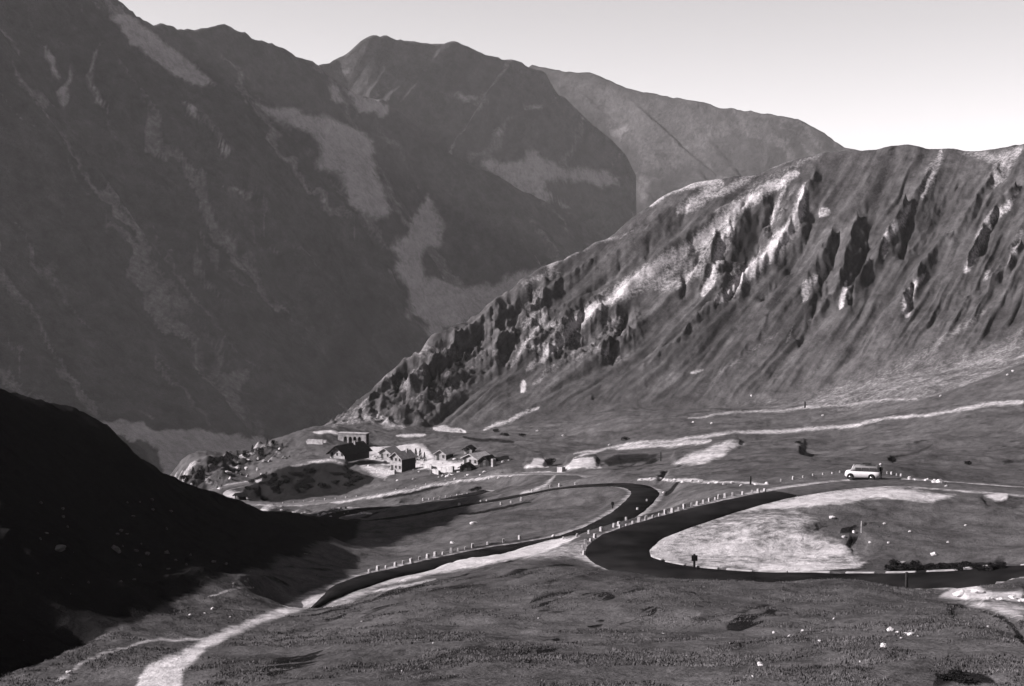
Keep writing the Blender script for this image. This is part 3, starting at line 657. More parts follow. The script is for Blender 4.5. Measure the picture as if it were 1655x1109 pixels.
iL = min(range(len(RA)), key=lambda i: (RA[i]-at(1268, 798, 166.5)).length)
def road_strip(name, P, hw, m, i0=0, i1=None, taper=0, wf=None):
    return ribbon(name, P, [-hw-.6, -hw, 0, hw, hw+.6], [-.35, 0, .05, 0, -.35], m, i0, i1, taper, wf)
iH = min(range(len(RA)), key=lambda i: (RA[i]-at(1018, 872, 145)).length)
road_strip('road', RA, RAW, M_ROAD, 0, iL+1, 0, lambda i: 1-.38*max(0, min(1, (i-iH)/max(1, iL-iH)))); road_strip('lay_by', RA, 1.9, M_LAYBY, iL, None)
road_strip('road', RB, 1.9, M_ROAD, 0, None, 9); road_strip('road', RC, 2.3, M_WORN)

# ------------------------------------------------------------------ things
def tag(o, label, cat, group=None):
    o['label'] = label; o['category'] = cat
    if group: o['group'] = group
    return o
def thing(name, label, cat, loc, rz=0, group=None):
    o = bpy.data.objects.new(name, None); COL.objects.link(o); o.location = loc; o.rotation_euler = (0, 0, rz)
    o.empty_display_size = .2
    return tag(o, label, cat, group)
def part(name, bm, material, parent=None, smooth=False, loc=None, label=None):
    me = bpy.data.meshes.new(name); bmesh.ops.recalc_face_normals(bm, faces=bm.faces); bm.to_mesh(me); bm.free()
    me.materials.append(material)
    if smooth:
        for p in me.polygons: p.use_smooth = True
    o = bpy.data.objects.new(name, me); COL.objects.link(o); o.parent = parent
    if loc is not None: o.location = loc
    if label: o['label'] = label
    return o
def copy_tree(o, parent=None):
    c = o.copy(); COL.objects.link(c); c.parent = parent
    for ch in [x for x in COL.objects if x.parent == o]: copy_tree(ch, c)
    return c
def box(bm, x0, x1, y0, y1, z0, z1, bev=0):
    r = bmesh.ops.create_cube(bm, size=1.0)
    for v in r['verts']: v.co = Vector((x0+(v.co.x+.5)*(x1-x0), y0+(v.co.y+.5)*(y1-y0), z0+(v.co.z+.5)*(z1-z0)))
    if bev:
        es = list({e for v in r['verts'] for e in v.link_edges})
        bmesh.ops.bevel(bm, geom=es, offset=bev, segments=2, affect='EDGES', profile=.7)
def prism(bm, prof, y0, y1):
    "extrude an x-z outline along y"
    a = [bm.verts.new((x, y0, z)) for x, z in prof]; b = [bm.verts.new((x, y1, z)) for x, z in prof]
    bm.faces.new(a); bm.faces.new(b[::-1])
    for i in range(len(prof)): bm.faces.new((a[i], b[i], b[(i+1) % len(prof)], a[(i+1) % len(prof)]))
def cyl(bm, p, q, r0, r1=None, n=12):
    p = Vector(p); q = Vector(q); d = (q-p); r1 = r0 if r1 is None else r1
    M_ = Matrix.Translation((p+q)/2) @ d.to_track_quat('Z', 'Y').to_matrix().to_4x4()
    bmesh.ops.create_cone(bm, cap_ends=True, segments=n, radius1=r0, radius2=r1, depth=d.length, matrix=M_)

M_WHITE = mat('white_paint', .62, .45, 3, .08, spec=.5); M_GREYP = mat('grey_paint', .16, .5, 3, .1, spec=.5)
M_GLASS = mat('window_glass', .03, .12, spec=.8); M_TYRE = mat('tyre_rubber', .012, .9); M_CHROME = mat('chrome', .5, .25, metal=1)
M_STONE = mat('pale_boulder', .42, .95, 2.2, .35, .6); M_STONED = mat('dark_or_shaded_boulder', .07, .95, 2.2, .4, .6)  # second stone is darkened for the hillside's shade, also mixed in as dark rock
M_LIME = mat('whitewashed_stone', .34, .9, 2.5, .5, .4); M_PLASTER = mat('pale_plaster', .25, .95, .9, .45, .3)
M_RUBBLE = mat('rubble_masonry', .24, .95, 2.5, .5, .8); M_SHINGLE = mat('dark_shingle', .018, .95, 1.8, .5, .6, spec=.05); M_ROOFP = mat('pale_roof', .30, .9, 1.5, .3, .5)
M_WOOD = mat('dark_timber', .022, .9, 5, .4, spec=.05); M_DOORM = mat('door_timber', .03, .9, 5, .4); M_HOLE = mat('dark_recess', .006, 1.0, spec=0)
M_LEAF = mat('dark_needles', .014, .95, 9, .5, spec=.0); M_BARK = mat('bark', .04, .95, 6, .4); M_SKIN = mat('skin', .28, .7); M_COAT = mat('dark_coat', .015, .9, 30, .3)
M_TROUS = mat('trousers', .03, .9, 30, .3); M_HAT = mat('white_cap', .6, .8); M_HAIR = mat('hair', .02, .8); M_IRON = mat('dark_iron', .02, .7)

# ---- boulders
def rock_bm(seed, n=3, flat=.7, rough=.28):
    bm = bmesh.new(); bmesh.ops.create_icosphere(bm, subdivisions=n, radius=.5)
    rr = random.Random(seed); cuts = [Vector((rr.uniform(-1, 1), rr.uniform(-1, 1), rr.uniform(-.6, 1))).normalized() for _ in range(9)]
    for v in bm.verts:
        d = v.co.normalized(); r = .5
        for c in cuts:
            k_ = d.dot(c)
            if k_ > .3: r = min(r, .36/k_)
        nz = float(fbm(np.array([d.x*2.2+seed]), np.array([d.y*2.2+d.z*3]), 3, seed)[0])
        v.co = d*(r*(1+rough*nz)); v.co.z *= flat
    return bm
ROCKM = {}
def boulder(u, v, wpx, hpx, label, group, m=M_STONE, hi=900, lo=40, bury=.28, sd=0):
    p = hit(u, v, lo, hi); s_ = wpx*p.y/F; h_ = hpx*p.y/F
    k_ = (sd or int(u*7+v)) % 6
    key = (k_, m.name)
    if key not in ROCKM:
        bm = rock_bm(k_+3); me = bpy.data.meshes.new('boulder'); bm.to_mesh(me); bm.free(); me.materials.append(m); ROCKM[key] = me
    o = bpy.data.objects.new('boulder', ROCKM[key]); COL.objects.link(o)
    o.scale = (s_*1.15, s_*(.9+.2*(k_ % 3)*.5), h_*1.6); o.rotation_euler = (random.uniform(-.15, .15), random.uniform(-.15, .15), random.uniform(0, 6.28))
    o.location = (p.x, p.y, p.z+h_*(.5-bury)); return tag(o, label, 'boulder', group)
GF = 'pale boulders lying on the foreground grass'
SM = 'small pale stone lying loose on the grass of the foreground slope'
for a_ in [(1440,1020,13,9,'largest left boulder of the white cluster on the foreground slope'),(1451,1023,7,5,'small white stone just right of the big left boulder in the cluster'),
           (1463,1025,6,5,'smallest white stone in the middle of the boulder cluster'),(1473,1027,11,8,'angular white boulder at the right end of the cluster'),
           (1429,1046,13,9,'lone white boulder just below the cluster on the foreground slope'),(1229,1076,12,8,'squarish white boulder alone near the bottom edge of the slope'),
           (112,1089,11,8,'pale boulder in the bottom left corner at the edge of the shadow'),(344,985,8,5,'pale boulder beside the thin track near the shadow edge')]:
    boulder(*a_[:4], a_[4], GF, lo=42, hi=140)
for u, v, w_ in [(1251,1023,6),(1297,1020,5),(1276,1029,6),(1325,1037,6),(1348,1001,5),(1456,1032,4),(1484,1029,4),(1597,1014,5),(1217,1094,5),(1073,1025,4),(307,995,5),(372,998,4),(331,992,4),(1180,1040,3.5),(960,1058,3.5),(700,1040,4),(585,1005,3.5),(1110,1060,3),(870,1000,3),(650,1085,3.5),(1390,1070,4)]:
    boulder(u, v, w_, w_*.75, SM, 'small stones on the foreground slope', lo=42, hi=140)
GM = 'pale boulders on the knoll inside the bend'
for a_ in [(1344,838,10,7,'bright white boulder below the lay-by with the parked van'),(1380,861,8,5,'white boulder at the end of the dark trench on the knoll'),(1364,869,7,5,'white stone just below the dark trench on the knoll'),
           (1509,897,11,7,'white boulder above the row of dark roadside shrubs')]:
    boulder(*a_[:4], a_[4], GM, lo=120, hi=175)
for u, v in [(1429,847),(1436,878),(1532,877),(1406,877),(1560,850),(1470,860)]:
    boulder(u, v, 5, 3.5, 'small pale stone in the grass of the knoll inside the bend', GM, lo=120, hi=175)
for a_ in [(765,847,14,6,'flat pale boulder in the meadow between the two lower roads'),(731,878,9,4,'pale stone above the guard stones of the middle road'),(895,868,7,5,'white stone at the edge of the middle road beside a dark hollow'),
           (1073,797,6,4,'pale stone below the dark ditch outside the tight bend')]:
    boulder(*a_[:4], a_[4], 'pale boulders in the meadow between the roads', lo=130, hi=260)
GR = 'blocks of the white rubble heap behind the van'
for a_ in [(1470,775,6,6,'upright white block at the left end of the rubble behind the van'),(1479,778,5,5,'small white block beside the upright one in the rubble'),(1497,779,10,7,'white block above the black gap in the rubble'),
           (1510,782,11,9,'rough white block in the middle of the rubble heap'),(1520,783,13,10,'biggest white block of the rubble heap behind the van'),(1529,788,7,5,'white block at the right foot of the rubble heap')]:
    boulder(*a_[:4], a_[4], GR, lo=140, hi=190, bury=.2)
GB = 'white rocks of the bank below the near road'
for u, v, w_, l_ in [(1553,962,24,'broad white rock at the left end of the bank below the near road'),(1578,958,22,'highest white rock of the bank below the near road'),(1600,968,14,'white rock beside the dark cleft in the bank'),(1616,970,13,'middle white rock between two dark clefts of the bank'),(1638,968,16,'white rock near the right end of the bank'),(1652,972,14,'last white rock of the bank at the photo edge')]:
    boulder(u, v, w_, w_*.5, l_, GB, lo=60, hi=112, bury=.3)
for u, v in [(1036,776),(1052,774),(1068,775),(1080,777),(1092,776),(1104,780),(1118,778),(1131,779),(1146,782),(1158,781),(1170,783),(1183,781),(1198,785),(1222,784),(1240,782)]:
    boulder(u, v, random.uniform(5, 9), random.uniform(3, 4.5), 'weathered block of the tumbled field wall behind the tight bend', 'blocks of the tumbled field wall', lo=180, hi=330)
for u, v in [(1628,606),(1637,600),(1150,685),(985,720),(1120,683),(1520,640),(1330,672),(1215,640),(700,760),(668,775),(642,777),(735,775),(910,705),(868,697)]:
    boulder(u, v, 4.5, 3.2, 'pale stone scattered on the far meadow below the ridge', 'stones on the far meadow', lo=240, hi=650)
GSD = 'shade-darkened boulders on the shaded hillside'
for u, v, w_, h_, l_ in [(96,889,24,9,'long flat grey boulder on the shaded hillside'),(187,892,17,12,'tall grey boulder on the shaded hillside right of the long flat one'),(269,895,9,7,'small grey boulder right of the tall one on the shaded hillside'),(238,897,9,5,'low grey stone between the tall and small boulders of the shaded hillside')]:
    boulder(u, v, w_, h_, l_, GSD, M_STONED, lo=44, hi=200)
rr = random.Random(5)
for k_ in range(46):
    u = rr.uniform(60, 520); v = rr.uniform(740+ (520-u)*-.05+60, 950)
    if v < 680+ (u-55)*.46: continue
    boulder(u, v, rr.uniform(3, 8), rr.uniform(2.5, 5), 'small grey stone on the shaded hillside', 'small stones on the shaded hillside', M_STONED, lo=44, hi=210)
for k_ in range(40):
    u = rr.uniform(285, 470); v = 790-(u-285)*.33+rr.uniform(-8, 26)
    boulder(u, v, rr.uniform(3, 8), rr.uniform(3, 7), 'rock of the jagged outcrop below the village shoulder', 'rocks of the outcrop left of the village', M_STONE if rr.random() < .5 else M_STONED, lo=380, hi=600)
for k_ in range(26):
    u = rr.uniform(395, 610); v = 826+rr.uniform(-4, 14)
    boulder(u, v, rr.uniform(3, 7), rr.uniform(2, 5), 'rock below the far road on the steep bank', 'rocks of the bank below the far road', M_STONE if rr.random() < .6 else M_STONED, lo=255, hi=400)

for k_ in range(60):
    u = rr.uniform(592, 830); v = 738+(rr.random()**1.3)*34+(u-600)*.02
    boulder(u, v, rr.uniform(2.5, 7), rr.uniform(1.5, 4), 'pale rubble block on the trodden ground of the hamlet', 'rubble around the hamlet', M_STONE if rr.random() < .7 else M_STONED, lo=300, hi=480)
# ---- guard stones along the roads
bm = bmesh.new(); box(bm, -.17, .17, -.17, .17, -.35, .52, .05)
for v_ in bm.verts:
    if v_.co.z > .3: v_.co.x *= .78; v_.co.y *= .78
gs0 = bpy.data.meshes.new('guard_stone'); bmesh.ops.recalc_face_normals(bm, faces=bm.faces); bm.to_mesh(gs0); bm.free(); gs0.materials.append(M_LIME)
def guard(pts, label, group, lo, hi, s_=1.0):
    for u, v in pts:
        p = hit(u, v, lo, hi); o = bpy.data.objects.new('guard_stone', gs0); COL.objects.link(o)
        k_ = s_*random.uniform(.55, .95); o.scale = (k_*random.uniform(.85, 1.2), k_, k_); o.location = p
        o.rotation_euler = (random.uniform(-.08, .08), random.uniform(-.08, .08), random.uniform(0, 3)); tag(o, label, 'guard stone', group)
z5 = lambda L: [(860+x/3.94, 700+y/3.94) for x, y in L]
z7 = lambda L: [(590+x/4.6, 760+y/4.6) for x, y in L]
guard(z5([(520,600),(560,605),(600,597),(640,585),(683,568),(725,556),(770,540),(810,530),(850,516),(892,505),(932,493),(970,480),(1015,468),(1050,458),(1090,448),(1130,436),(1165,426),(1190,420),(1228,410),(1275,400),(1340,393),(1400,385),(1440,380),(1480,377)]),
      'whitewashed guard stone on the outer edge of the near bend', 'guard stones round the near bend', 120, 185, 1.15)
guard(z5([(340,705),(372,690),(400,668),(322,740),(330,775)]), 'whitewashed guard stone at the turning point of the near bend', 'guard stones round the near bend', 120, 170, 1.0)
guard(z5([(440,625),(362,640),(285,660),(198,675)]), 'grey guard stone on the near side of the middle road', 'guard stones on the near side of the middle road', 140, 180, 1.0)
guard([(1262,778),(1282,775),(1298,772),(1314,769),(1330,767),(1345,766),(1357,764),(1434,766),(1441,767),(1449,769),(1456,770)], 'pale guard stone behind the lay-by where the van stands', 'guard stones behind the lay-by', 165, 200, .9)
guard(z7([(30,765),(95,745),(155,730),(225,715),(285,700),(345,690),(405,668),(465,655),(520,640),(578,628),(640,613),(690,602),(745,590),(800,577),(910,552),(1030,535),(1150,515)]),
      'whitewashed guard stone on the far side of the middle road', 'guard stones on the far side of the middle road', 135, 200, 1.1)
guard(z7([(300,232),(340,228),(380,225),(435,225),(475,220),(515,216),(555,212),(600,208),(640,198),(683,192),(722,186),(760,180)]), 'tiny white guard stone above the shadow tip on the lower road', 'guard stones above the shadow tip', 235, 330, 1.3)
guard(z7([(860,240),(905,237),(1010,255),(1085,243),(1160,225),(700,268)]), 'white guard stone on the grass edge of the far winding road', 'guard stones of the far winding road', 225, 300, 1.3)
guard([(890,787),(904,786),(860,795),(930,783)], 'small white guard stone on the straight of the far winding road', 'guard stones of the far winding road', 225, 300, 1.2)
guard([(1030,826),(1012,841),(1000,850),(1045,812)], 'pale guard stone outside the tight bend of the middle road', 'guard stones at the tight bend', 150, 230, 1.0)
guard([(440+i*17, 816-i*1.6) for i in range(11)]+[(640+i*16, 793-i*3.2) for i in range(8)], 'tiny pale guard stone along the far road below the village', 'guard stones of the far road', 300, 420, 1.0)

# ---- kerb of the inner edge of the near bend: separate laid stones
def kerbs(P, off, i0, i1, label, group, L=2.6, gap=.25):
    n = 0; acc = 0; me = None
    for i in range(i0, i1-1):
        acc += (P[i+1]-P[i]).length
        if acc < L+gap: continue
        acc = 0; d = (P[i+1]-P[i-1]); d.z = 0; d.normalize(); nn = Vector((-d.y, d.x, 0)); c = P[i]+nn*off
        if me is None:
            bm = bmesh.new(); box(bm, -L/2, L/2, -.15, .15, -.25, .09, .03); me = bpy.data.meshes.new('kerb_stone'); bmesh.ops.recalc_face_normals(bm, faces=bm.faces); bm.to_mesh(me); bm.free(); me.materials.append(M_KERB)
        o = bpy.data.objects.new('kerb_stone', me); COL.objects.link(o); o.location = c; sl_ = (P[min(i+2, len(P)-1)].z-P[i-2].z)/((P[min(i+2, len(P)-1)]-P[i-2]).length+1e-6); o.rotation_euler = (0, -math.asin(sl_), math.atan2(d.y, d.x)); tag(o, label, 'kerb stone', group); n += 1
iA = min(range(len(RA)), key=lambda i: (RA[i]-at(1012, 905, 134)).length)
kerbs(RA, -(RAW+.3), 4, iA+3, 'long pale kerb stone on the inner edge of the near road', 'kerb stones along the near road')

# ---- poles
def pole(u, v, h, r, label, lo, hi, m=M_WOOD, board=None):
    p = hit(u, v, lo, hi); t_ = thing('marker_pole', label, 'pole', p)
    bm = bmesh.new(); cyl(bm, (0, 0, -.4), (0, 0, h), r, r*.8, 10); part('post', bm, m, t_)
    if board:
        bm = bmesh.new(); box(bm, -board, board, -.04, -.0, h*.55, h*.95, .01); part('board', bm, m, t_, loc=(0, -r-.01, 0))
    return t_
pole(1465,951,1.25,.13,'dark timber pole in front of the near road at the right',80,125)
pole(1122,919,1.35,.13,'dark pole with a small board inside the near bend',118,140,board=.28)
pole(1213,783,1.15,.14,'dark pole behind the guard stones near the lay-by',165,230)
pole(990,822,.95,.12,'short dark pole inside the tight bend of the middle road',175,215,board=.2)
pole(1301,659,2.2,.3,'dark pole on the far track across the meadow',300,560)
pole(1392,861,1.2,.06,'thin pale pole standing on the knoll inside the bend',130,170,M_LIME)
pole(1068,745,2.0,.15,'slim dark pole on the grass beyond the tight bend',240,400)

# ---- shrubs and small conifers
def shrub_bm(seed, n=420, h=1.0):
    rr = random.Random(seed); bm = bmesh.new()
    lobes = [(rr.uniform(-.3, .3), rr.uniform(-.3, .3), rr.uniform(.2, .6), rr.uniform(.18, .32)) for _ in range(7)]
    for k in range(n):
        cx, cy, cz, cr = rr.choice(lobes); d = Vector((rr.gauss(0, 1), rr.gauss(0, 1), rr.gauss(0, 1))).normalized()*cr*rr.uniform(.55, 1.1)
        c = Vector((cx, cy, cz))+d; c.z = max(.0, c.z)*h; s_ = rr.uniform(.03, .075)
        a = Vector((rr.gauss(0, 1), rr.gauss(0, 1), rr.gauss(0, 1))).normalized()*s_; b = a.cross(Vector((rr.gauss(0, 1), rr.gauss(0, 1), rr.gauss(0, 1)))).normalized()*s_
        bm.faces.new([bm.verts.new(c+a), bm.verts.new(c+b), bm.verts.new(c-a), bm.verts.new(c-b)])
    return bm
def make_shrub(seed):
    t_ = thing('shrub', 'x', 'shrub', (0, 0, 0)); part('foliage', shrub_bm(seed), M_LEAF, t_)
    bm = bmesh.new()
    for k in range(4): cyl(bm, (0, 0, -.15), (math.cos(k*1.6)*.25, math.sin(k*1.6)*.25, .4), .025, .012, 6)
    part('stem', bm, M_BARK, t_); return t_
def make_conifer(seed):
    rr = random.Random(seed); t_ = thing('conifer', 'x', 'tree', (0, 0, 0)); bm = bmesh.new()
    for k in range(620):
        z_ = rr.uniform(.08, 1.0)**.8; r = (1-z_)*.3*rr.uniform(.5, 1.1)+.015; a = rr.uniform(0, 6.28)
        c = Vector((math.cos(a)*r, math.sin(a)*r, z_-.1*r)); o_ = Vector((math.cos(a), math.sin(a), -.5))*.045*(1.2-z_*.6); b = Vector((-math.sin(a), math.cos(a), rr.uniform(-.4, .4)))*.022
        bm.faces.new([bm.verts.new(c+o_), bm.verts.new(c+b), bm.verts.new(c-o_), bm.verts.new(c-b)])
    part('crown', bm, M_LEAF, t_); bm = bmesh.new(); cyl(bm, (0, 0, -.05), (0, 0, .9), .022, .004, 8); part('trunk', bm, M_BARK, t_); return t_
SH = [make_shrub(k) for k in range(4)]; CF = [make_conifer(k+40) for k in range(3)]; used = set()
def plant(kinds, u, v, w_m, h_m, label, group, lo, hi, cat=None):
    p = hit(u, v, lo, hi); src = random.choice(kinds)
    o = src if src.name not in used else copy_tree(src)
    used.add(src.name); o.location = p; o.scale = (w_m, w_m, h_m); o.rotation_euler = (0, 0, random.uniform(0, 6)); o['label'] = label; o['group'] = group
GSH = 'dark shrubs on the bank above the near road'
for k_ in range(24):
    u = 1440+k_*7.9; plant(SH, u, 925-abs(u-1530)*.01+random.uniform(-8, 1), random.uniform(.7, 1.25), random.uniform(.5, .95), 'low dark shrub in the row on the bank above the near road', GSH, 112, 145)
plant(SH, 771, 793, 2.2, 1.2, 'broad dark bush alone beside the lower road guard stones', 'dark bushes in the meadow', 240, 350)
plant(SH, 762, 794, 1.5, .9, 'smaller dark bush touching the broad one beside the lower road', 'dark bushes in the meadow', 240, 350)
plant(SH, 886, 752, 3.4, 2.3, 'round dark bush between two pale gravel heaps by the far road', 'dark bushes in the meadow', 280, 420)
plant(SH, 1565, 752, 1.6, .8, 'small dark bush on the slope right of the van', 'dark bushes in the meadow', 190, 260)
plant(SH, 1290, 716, 2.2, .6, 'dark bush below the pale track across the meadow', 'dark bushes in the meadow', 250, 420)
for u, v in [(799,698),(815,704),(845,706),(1012,712)]: plant(SH, u, v, 3, 1.5, 'low dark bush on the meadow at the foot of the ridge', 'dark bushes at the foot of the ridge', 400, 620)
for k_ in range(44):
    a_ = random.uniform(0, 6.28); r_ = math.sqrt(random.random()); u = 494+r_*math.cos(a_)*98; v = 779+r_*math.sin(a_)*18-(u-494)*.06
    plant(SH, u, v, random.uniform(2, 4), random.uniform(.9, 2), 'dark dwarf pine in the hollow inside the far road loop', 'dwarf pines in the hollow', 375, 480)
for u, v, h_ in [(672,748,4.6),(679,745,4.0),(686,746,3.0),(668,750,3.2)]: plant(CF, u, v, h_*.9, h_, 'dark conifer in the clump beside the tall house', 'conifers beside the tall house', 380, 470)
for k_ in range(14):
    u = 300+k_*12; plant(CF if k_ % 2 else SH, u, 776-(u-300)*.36+random.uniform(-5, 6), random.uniform(2, 3.5), random.uniform(2, 4), 'small dark tree on the outcrop left of the village', 'small trees on the outcrop', 380, 600)

for u, v, w_ in [(1528,1100,.8),(1545,1094,.7),(1560,1104,.8),(1655,1040,.5),(1646,1031,.5)]: plant(SH, u, v, w_, w_*.35, 'low dark bush on the broken bank at the bottom right', 'dark bushes in the corner hollow', 40, 90)
# ---- village
def window(parent, x, y, z, w, h, ax, fm=M_PLASTER):
    "recessed-look window: frame standing proud with a pane; ax 'x' faces -x, 'y' faces -y"
    bm = bmesh.new(); f = .07
    def pc(a0, a1, z0, z1, d0, d1):
        if ax == 'y': box(bm, a0, a1, d0, d1, z0, z1)
        else: box(bm, d0, d1, a0, a1, z0, z1)
    pc(-w/2-f, w/2+f, h/2, h/2+f, -.06, .05); pc(-w/2-f, w/2+f, -h/2-f, -h/2, -.10, .05); pc(-w/2-f, -w/2, -h/2, h/2, -.06, .05); pc(w/2, w/2+f, -h/2, h/2, -.06, .05)
    o = part('window', bm, fm, parent, loc=(x, y, z)); bm = bmesh.new(); pc(-w/2, w/2, -h/2, h/2, -.03, .04); part('pane', bm, M_GLASS, o)
def house(name, label, cat, u, v, L, Wd, H, rh, yaw, wallm, roofm, lo=380, hi=520, over=.5, wins=2, floors=1, door=True, chim=True, group='houses of the hamlet', sink=1.2, darkened=True):
    "gable end faces local -y, long axis along y"
    p = hit(u, v, lo, hi); t_ = thing(name, label, cat, p, yaw, group); t_.scale = (.88, .88, .86)
    bm = bmesh.new(); prism(bm, [(-Wd/2, -sink), (Wd/2, -sink), (Wd/2, H), (0, H+rh), (-Wd/2, H)], 0, L); part('wall', bm, wallm, t_)
    bm = bmesh.new(); k_ = rh/(Wd/2); e = over; th = .22
    prism(bm, [(-Wd/2-e, H-e*k_+.02), (0, H+rh+.02), (Wd/2+e, H-e*k_+.02), (Wd/2+e, H-e*k_+.02+th), (0, H+rh+.02+th), (-Wd/2-e, H-e*k_+.02+th)], -e*1.3, L+e)
    rf = part('roof', bm, roofm, t_)
    if chim: bm = bmesh.new(); box(bm, .5, 1.1, L*.62, L*.62+.6, H, H+rh+.8); box(bm, .42, 1.18, L*.62-.08, L*.62+.68, H+rh+.8, H+rh+.95); part('chimney', bm, M_RUBBLE, rf)
    if darkened:
        bm = bmesh.new(); box(bm, Wd/2+.003, Wd/2+.06, .02, L-.02, -sink, H-.05); part('shade_panel', bm, M_WOOD, t_)  # dark panel stands in for the shade on the right wall
    for f_ in range(floors):
        zf_ = 1.5+f_*2.6
        for k in range(wins):
            if door and f_ == 0 and k == 0 and wins > 1: continue
            window(t_, (-Wd/2)+Wd*(k+.5)/wins, 0, zf_, .8, 1.0, 'y')
        nl = max(1, int(L/3))
        for k in range(nl): window(t_, -Wd/2, L*(k+.5)/nl, zf_, .8, 1.0, 'x')
    if door:
        bm = bmesh.new(); box(bm, -.5, .5, -.07, .03, 0, 2.0, .01); d_ = part('door', bm, M_DOORM, t_, loc=(-Wd/2+Wd*.5/max(wins, 1) if wins > 1 else 0, 0, .02))
        bm = bmesh.new(); box(bm, .32, .4, -.12, -.07, .95, 1.05); part('handle', bm, M_IRON, d_)
    return t_
YAW = -math.radians(33)
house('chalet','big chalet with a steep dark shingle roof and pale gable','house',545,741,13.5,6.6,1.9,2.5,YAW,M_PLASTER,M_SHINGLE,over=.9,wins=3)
house('guest_house','tall pale house with its right wall clad with a near-black shade panel','house',640,762,6.8,5.2,4.6,1.9,-math.radians(38),M_PLASTER,M_ROOFP,wins=3,floors=2)
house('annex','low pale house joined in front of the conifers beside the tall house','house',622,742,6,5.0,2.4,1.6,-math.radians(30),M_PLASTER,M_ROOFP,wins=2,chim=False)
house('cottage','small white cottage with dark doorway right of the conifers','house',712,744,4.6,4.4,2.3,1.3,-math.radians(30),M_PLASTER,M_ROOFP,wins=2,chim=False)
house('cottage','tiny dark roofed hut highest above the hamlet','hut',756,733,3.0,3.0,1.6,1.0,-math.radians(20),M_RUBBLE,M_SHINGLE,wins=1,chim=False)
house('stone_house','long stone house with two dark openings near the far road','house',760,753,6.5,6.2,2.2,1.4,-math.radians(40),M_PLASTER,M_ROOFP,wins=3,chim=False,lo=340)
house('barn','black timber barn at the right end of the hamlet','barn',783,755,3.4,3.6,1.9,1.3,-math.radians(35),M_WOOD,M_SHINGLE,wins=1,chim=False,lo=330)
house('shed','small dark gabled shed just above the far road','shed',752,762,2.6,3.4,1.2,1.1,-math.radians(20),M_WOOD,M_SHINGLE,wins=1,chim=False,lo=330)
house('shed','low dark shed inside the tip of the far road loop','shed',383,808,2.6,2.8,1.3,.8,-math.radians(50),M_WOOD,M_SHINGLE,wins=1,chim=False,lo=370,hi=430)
def wall_seg(u0, v0, u1, v1, h, th, label, name='stone_wall', m=M_PLASTER, lo=340, hi=600):
    p = hit(u0, v0, lo, hi); q_ = hit(u1, v1, lo, hi); q_.y = p.y+np.clip(q_.y-p.y, -10, 10); L = math.hypot(q_.x-p.x, q_.y-p.y); n = max(3, int(L/1.2)); bm = bmesh.new()
    P0 = []
    for i in range(n+1):
        c = p.lerp(q_, i/n); c.z = gz(c.x, c.y); P0.append(c)
    d = (q_-p); d.z = 0; d.normalize(); nn = Vector((-d.y, d.x, 0))*th/2; pr_ = None
    for c in P0:
        jz = random.uniform(-.08, .08); r = [bm.verts.new(c-p+o_) for o_ in (-nn+Vector((0, 0, -.8)), nn+Vector((0, 0, -.8)), nn+Vector((0, 0, h+jz)), -nn+Vector((0, 0, h+jz)))]
        if pr_:
            for k in range(4): bm.faces.new((pr_[k], pr_[(k+1) % 4], r[(k+1) % 4], r[k]))
        else: bm.faces.new(r)
        pr_ = r
    bm.faces.new(pr_[::-1]); o = part(name, bm, m); o.location = p; return tag(o, label, 'wall')
wall_seg(686,757,697,763,1.1,.5,'short white terrace wall below the conifers, upper left piece')
wall_seg(700,764,709,769,1.1,.5,'short white terrace wall below the conifers, lower middle piece')
wall_seg(714,763,732,766,1.5,.5,'white retaining wall right of the two short terrace walls')
wall_seg(608,764,636,770,1.3,.5,'rough terrace wall in front of the tall house',m=M_RUBBLE)
wall_seg(497,717,522,718,1.6,.5,'isolated pale wall on the slope left of the chalet')
wall_seg(800,745,822,743,1.0,.5,'dark low wall right of the black barn',m=M_WOOD)
wall_seg(700,694,745,698,1.0,.5,'white wall along the foot of the ridge',lo=450)
wall_seg(796,754,799,754,2.0,.9,'white stub wall beside the black barn')
wall_seg(903,762,911,762,1.0,.8,'small white parapet on the far road',lo=280)
wall_seg(1455,916,1462,917,.5,.4,'low grey wall end among the roadside shrubs',m=M_RUBBLE,lo=110,hi=140)
# gallery wall with arches at the foot of the crags
p = hit(546, 711, 470, 600); q_ = hit(602, 712, 470, 600); Lg = (q_.x-p.x); t_ = thing('arcade', 'pale road gallery wall with four dark arches below the crags', 'arcade', Vector((p.x, p.y, at(550, 712, p.y).z)), -math.radians(14))
bm = bmesh.new(); H_ = 2.5; arches = [(561-546)/56*Lg, (571-546)/56*Lg, (580-546)/56*Lg, (589-546)/56*Lg]; ra = .62; x0 = 0
def ztop(x): return H_
for i, c in enumerate(arches+[None]):
    x1 = (c-ra) if c is not None else Lg
    box(bm, x0, x1, 0, .9, -1.5, H_)
    if c is not None:
        N = 10; prev = None
        for k in range(N+1):
            a_ = math.pi*(1-k/N); xx = c+ra*math.cos(a_); zz_ = .9+ra*math.sin(a_)
            r = [bm.verts.new((xx, 0, zz_)), bm.verts.new((xx, .9, zz_)), bm.verts.new((xx, .9, H_)), bm.verts.new((xx, 0, H_))]
            if prev:
                for j in range(4): bm.faces.new((prev[j], prev[(j+1) % 4], r[(j+1) % 4], r[j]))
            prev = r
        x0 = c+ra
part('wall', bm, M_PLASTER, t_)
bm = bmesh.new(); box(bm, -.2, Lg+.2, -.12, 3.2, H_+.005, H_+.25); part('road_deck', bm, M_PLASTER, t_)
bm = bmesh.new(); box(bm, 0, Lg, 3.0, 3.2, -1.5, H_); part('back_wall', bm, M_HOLE, t_)

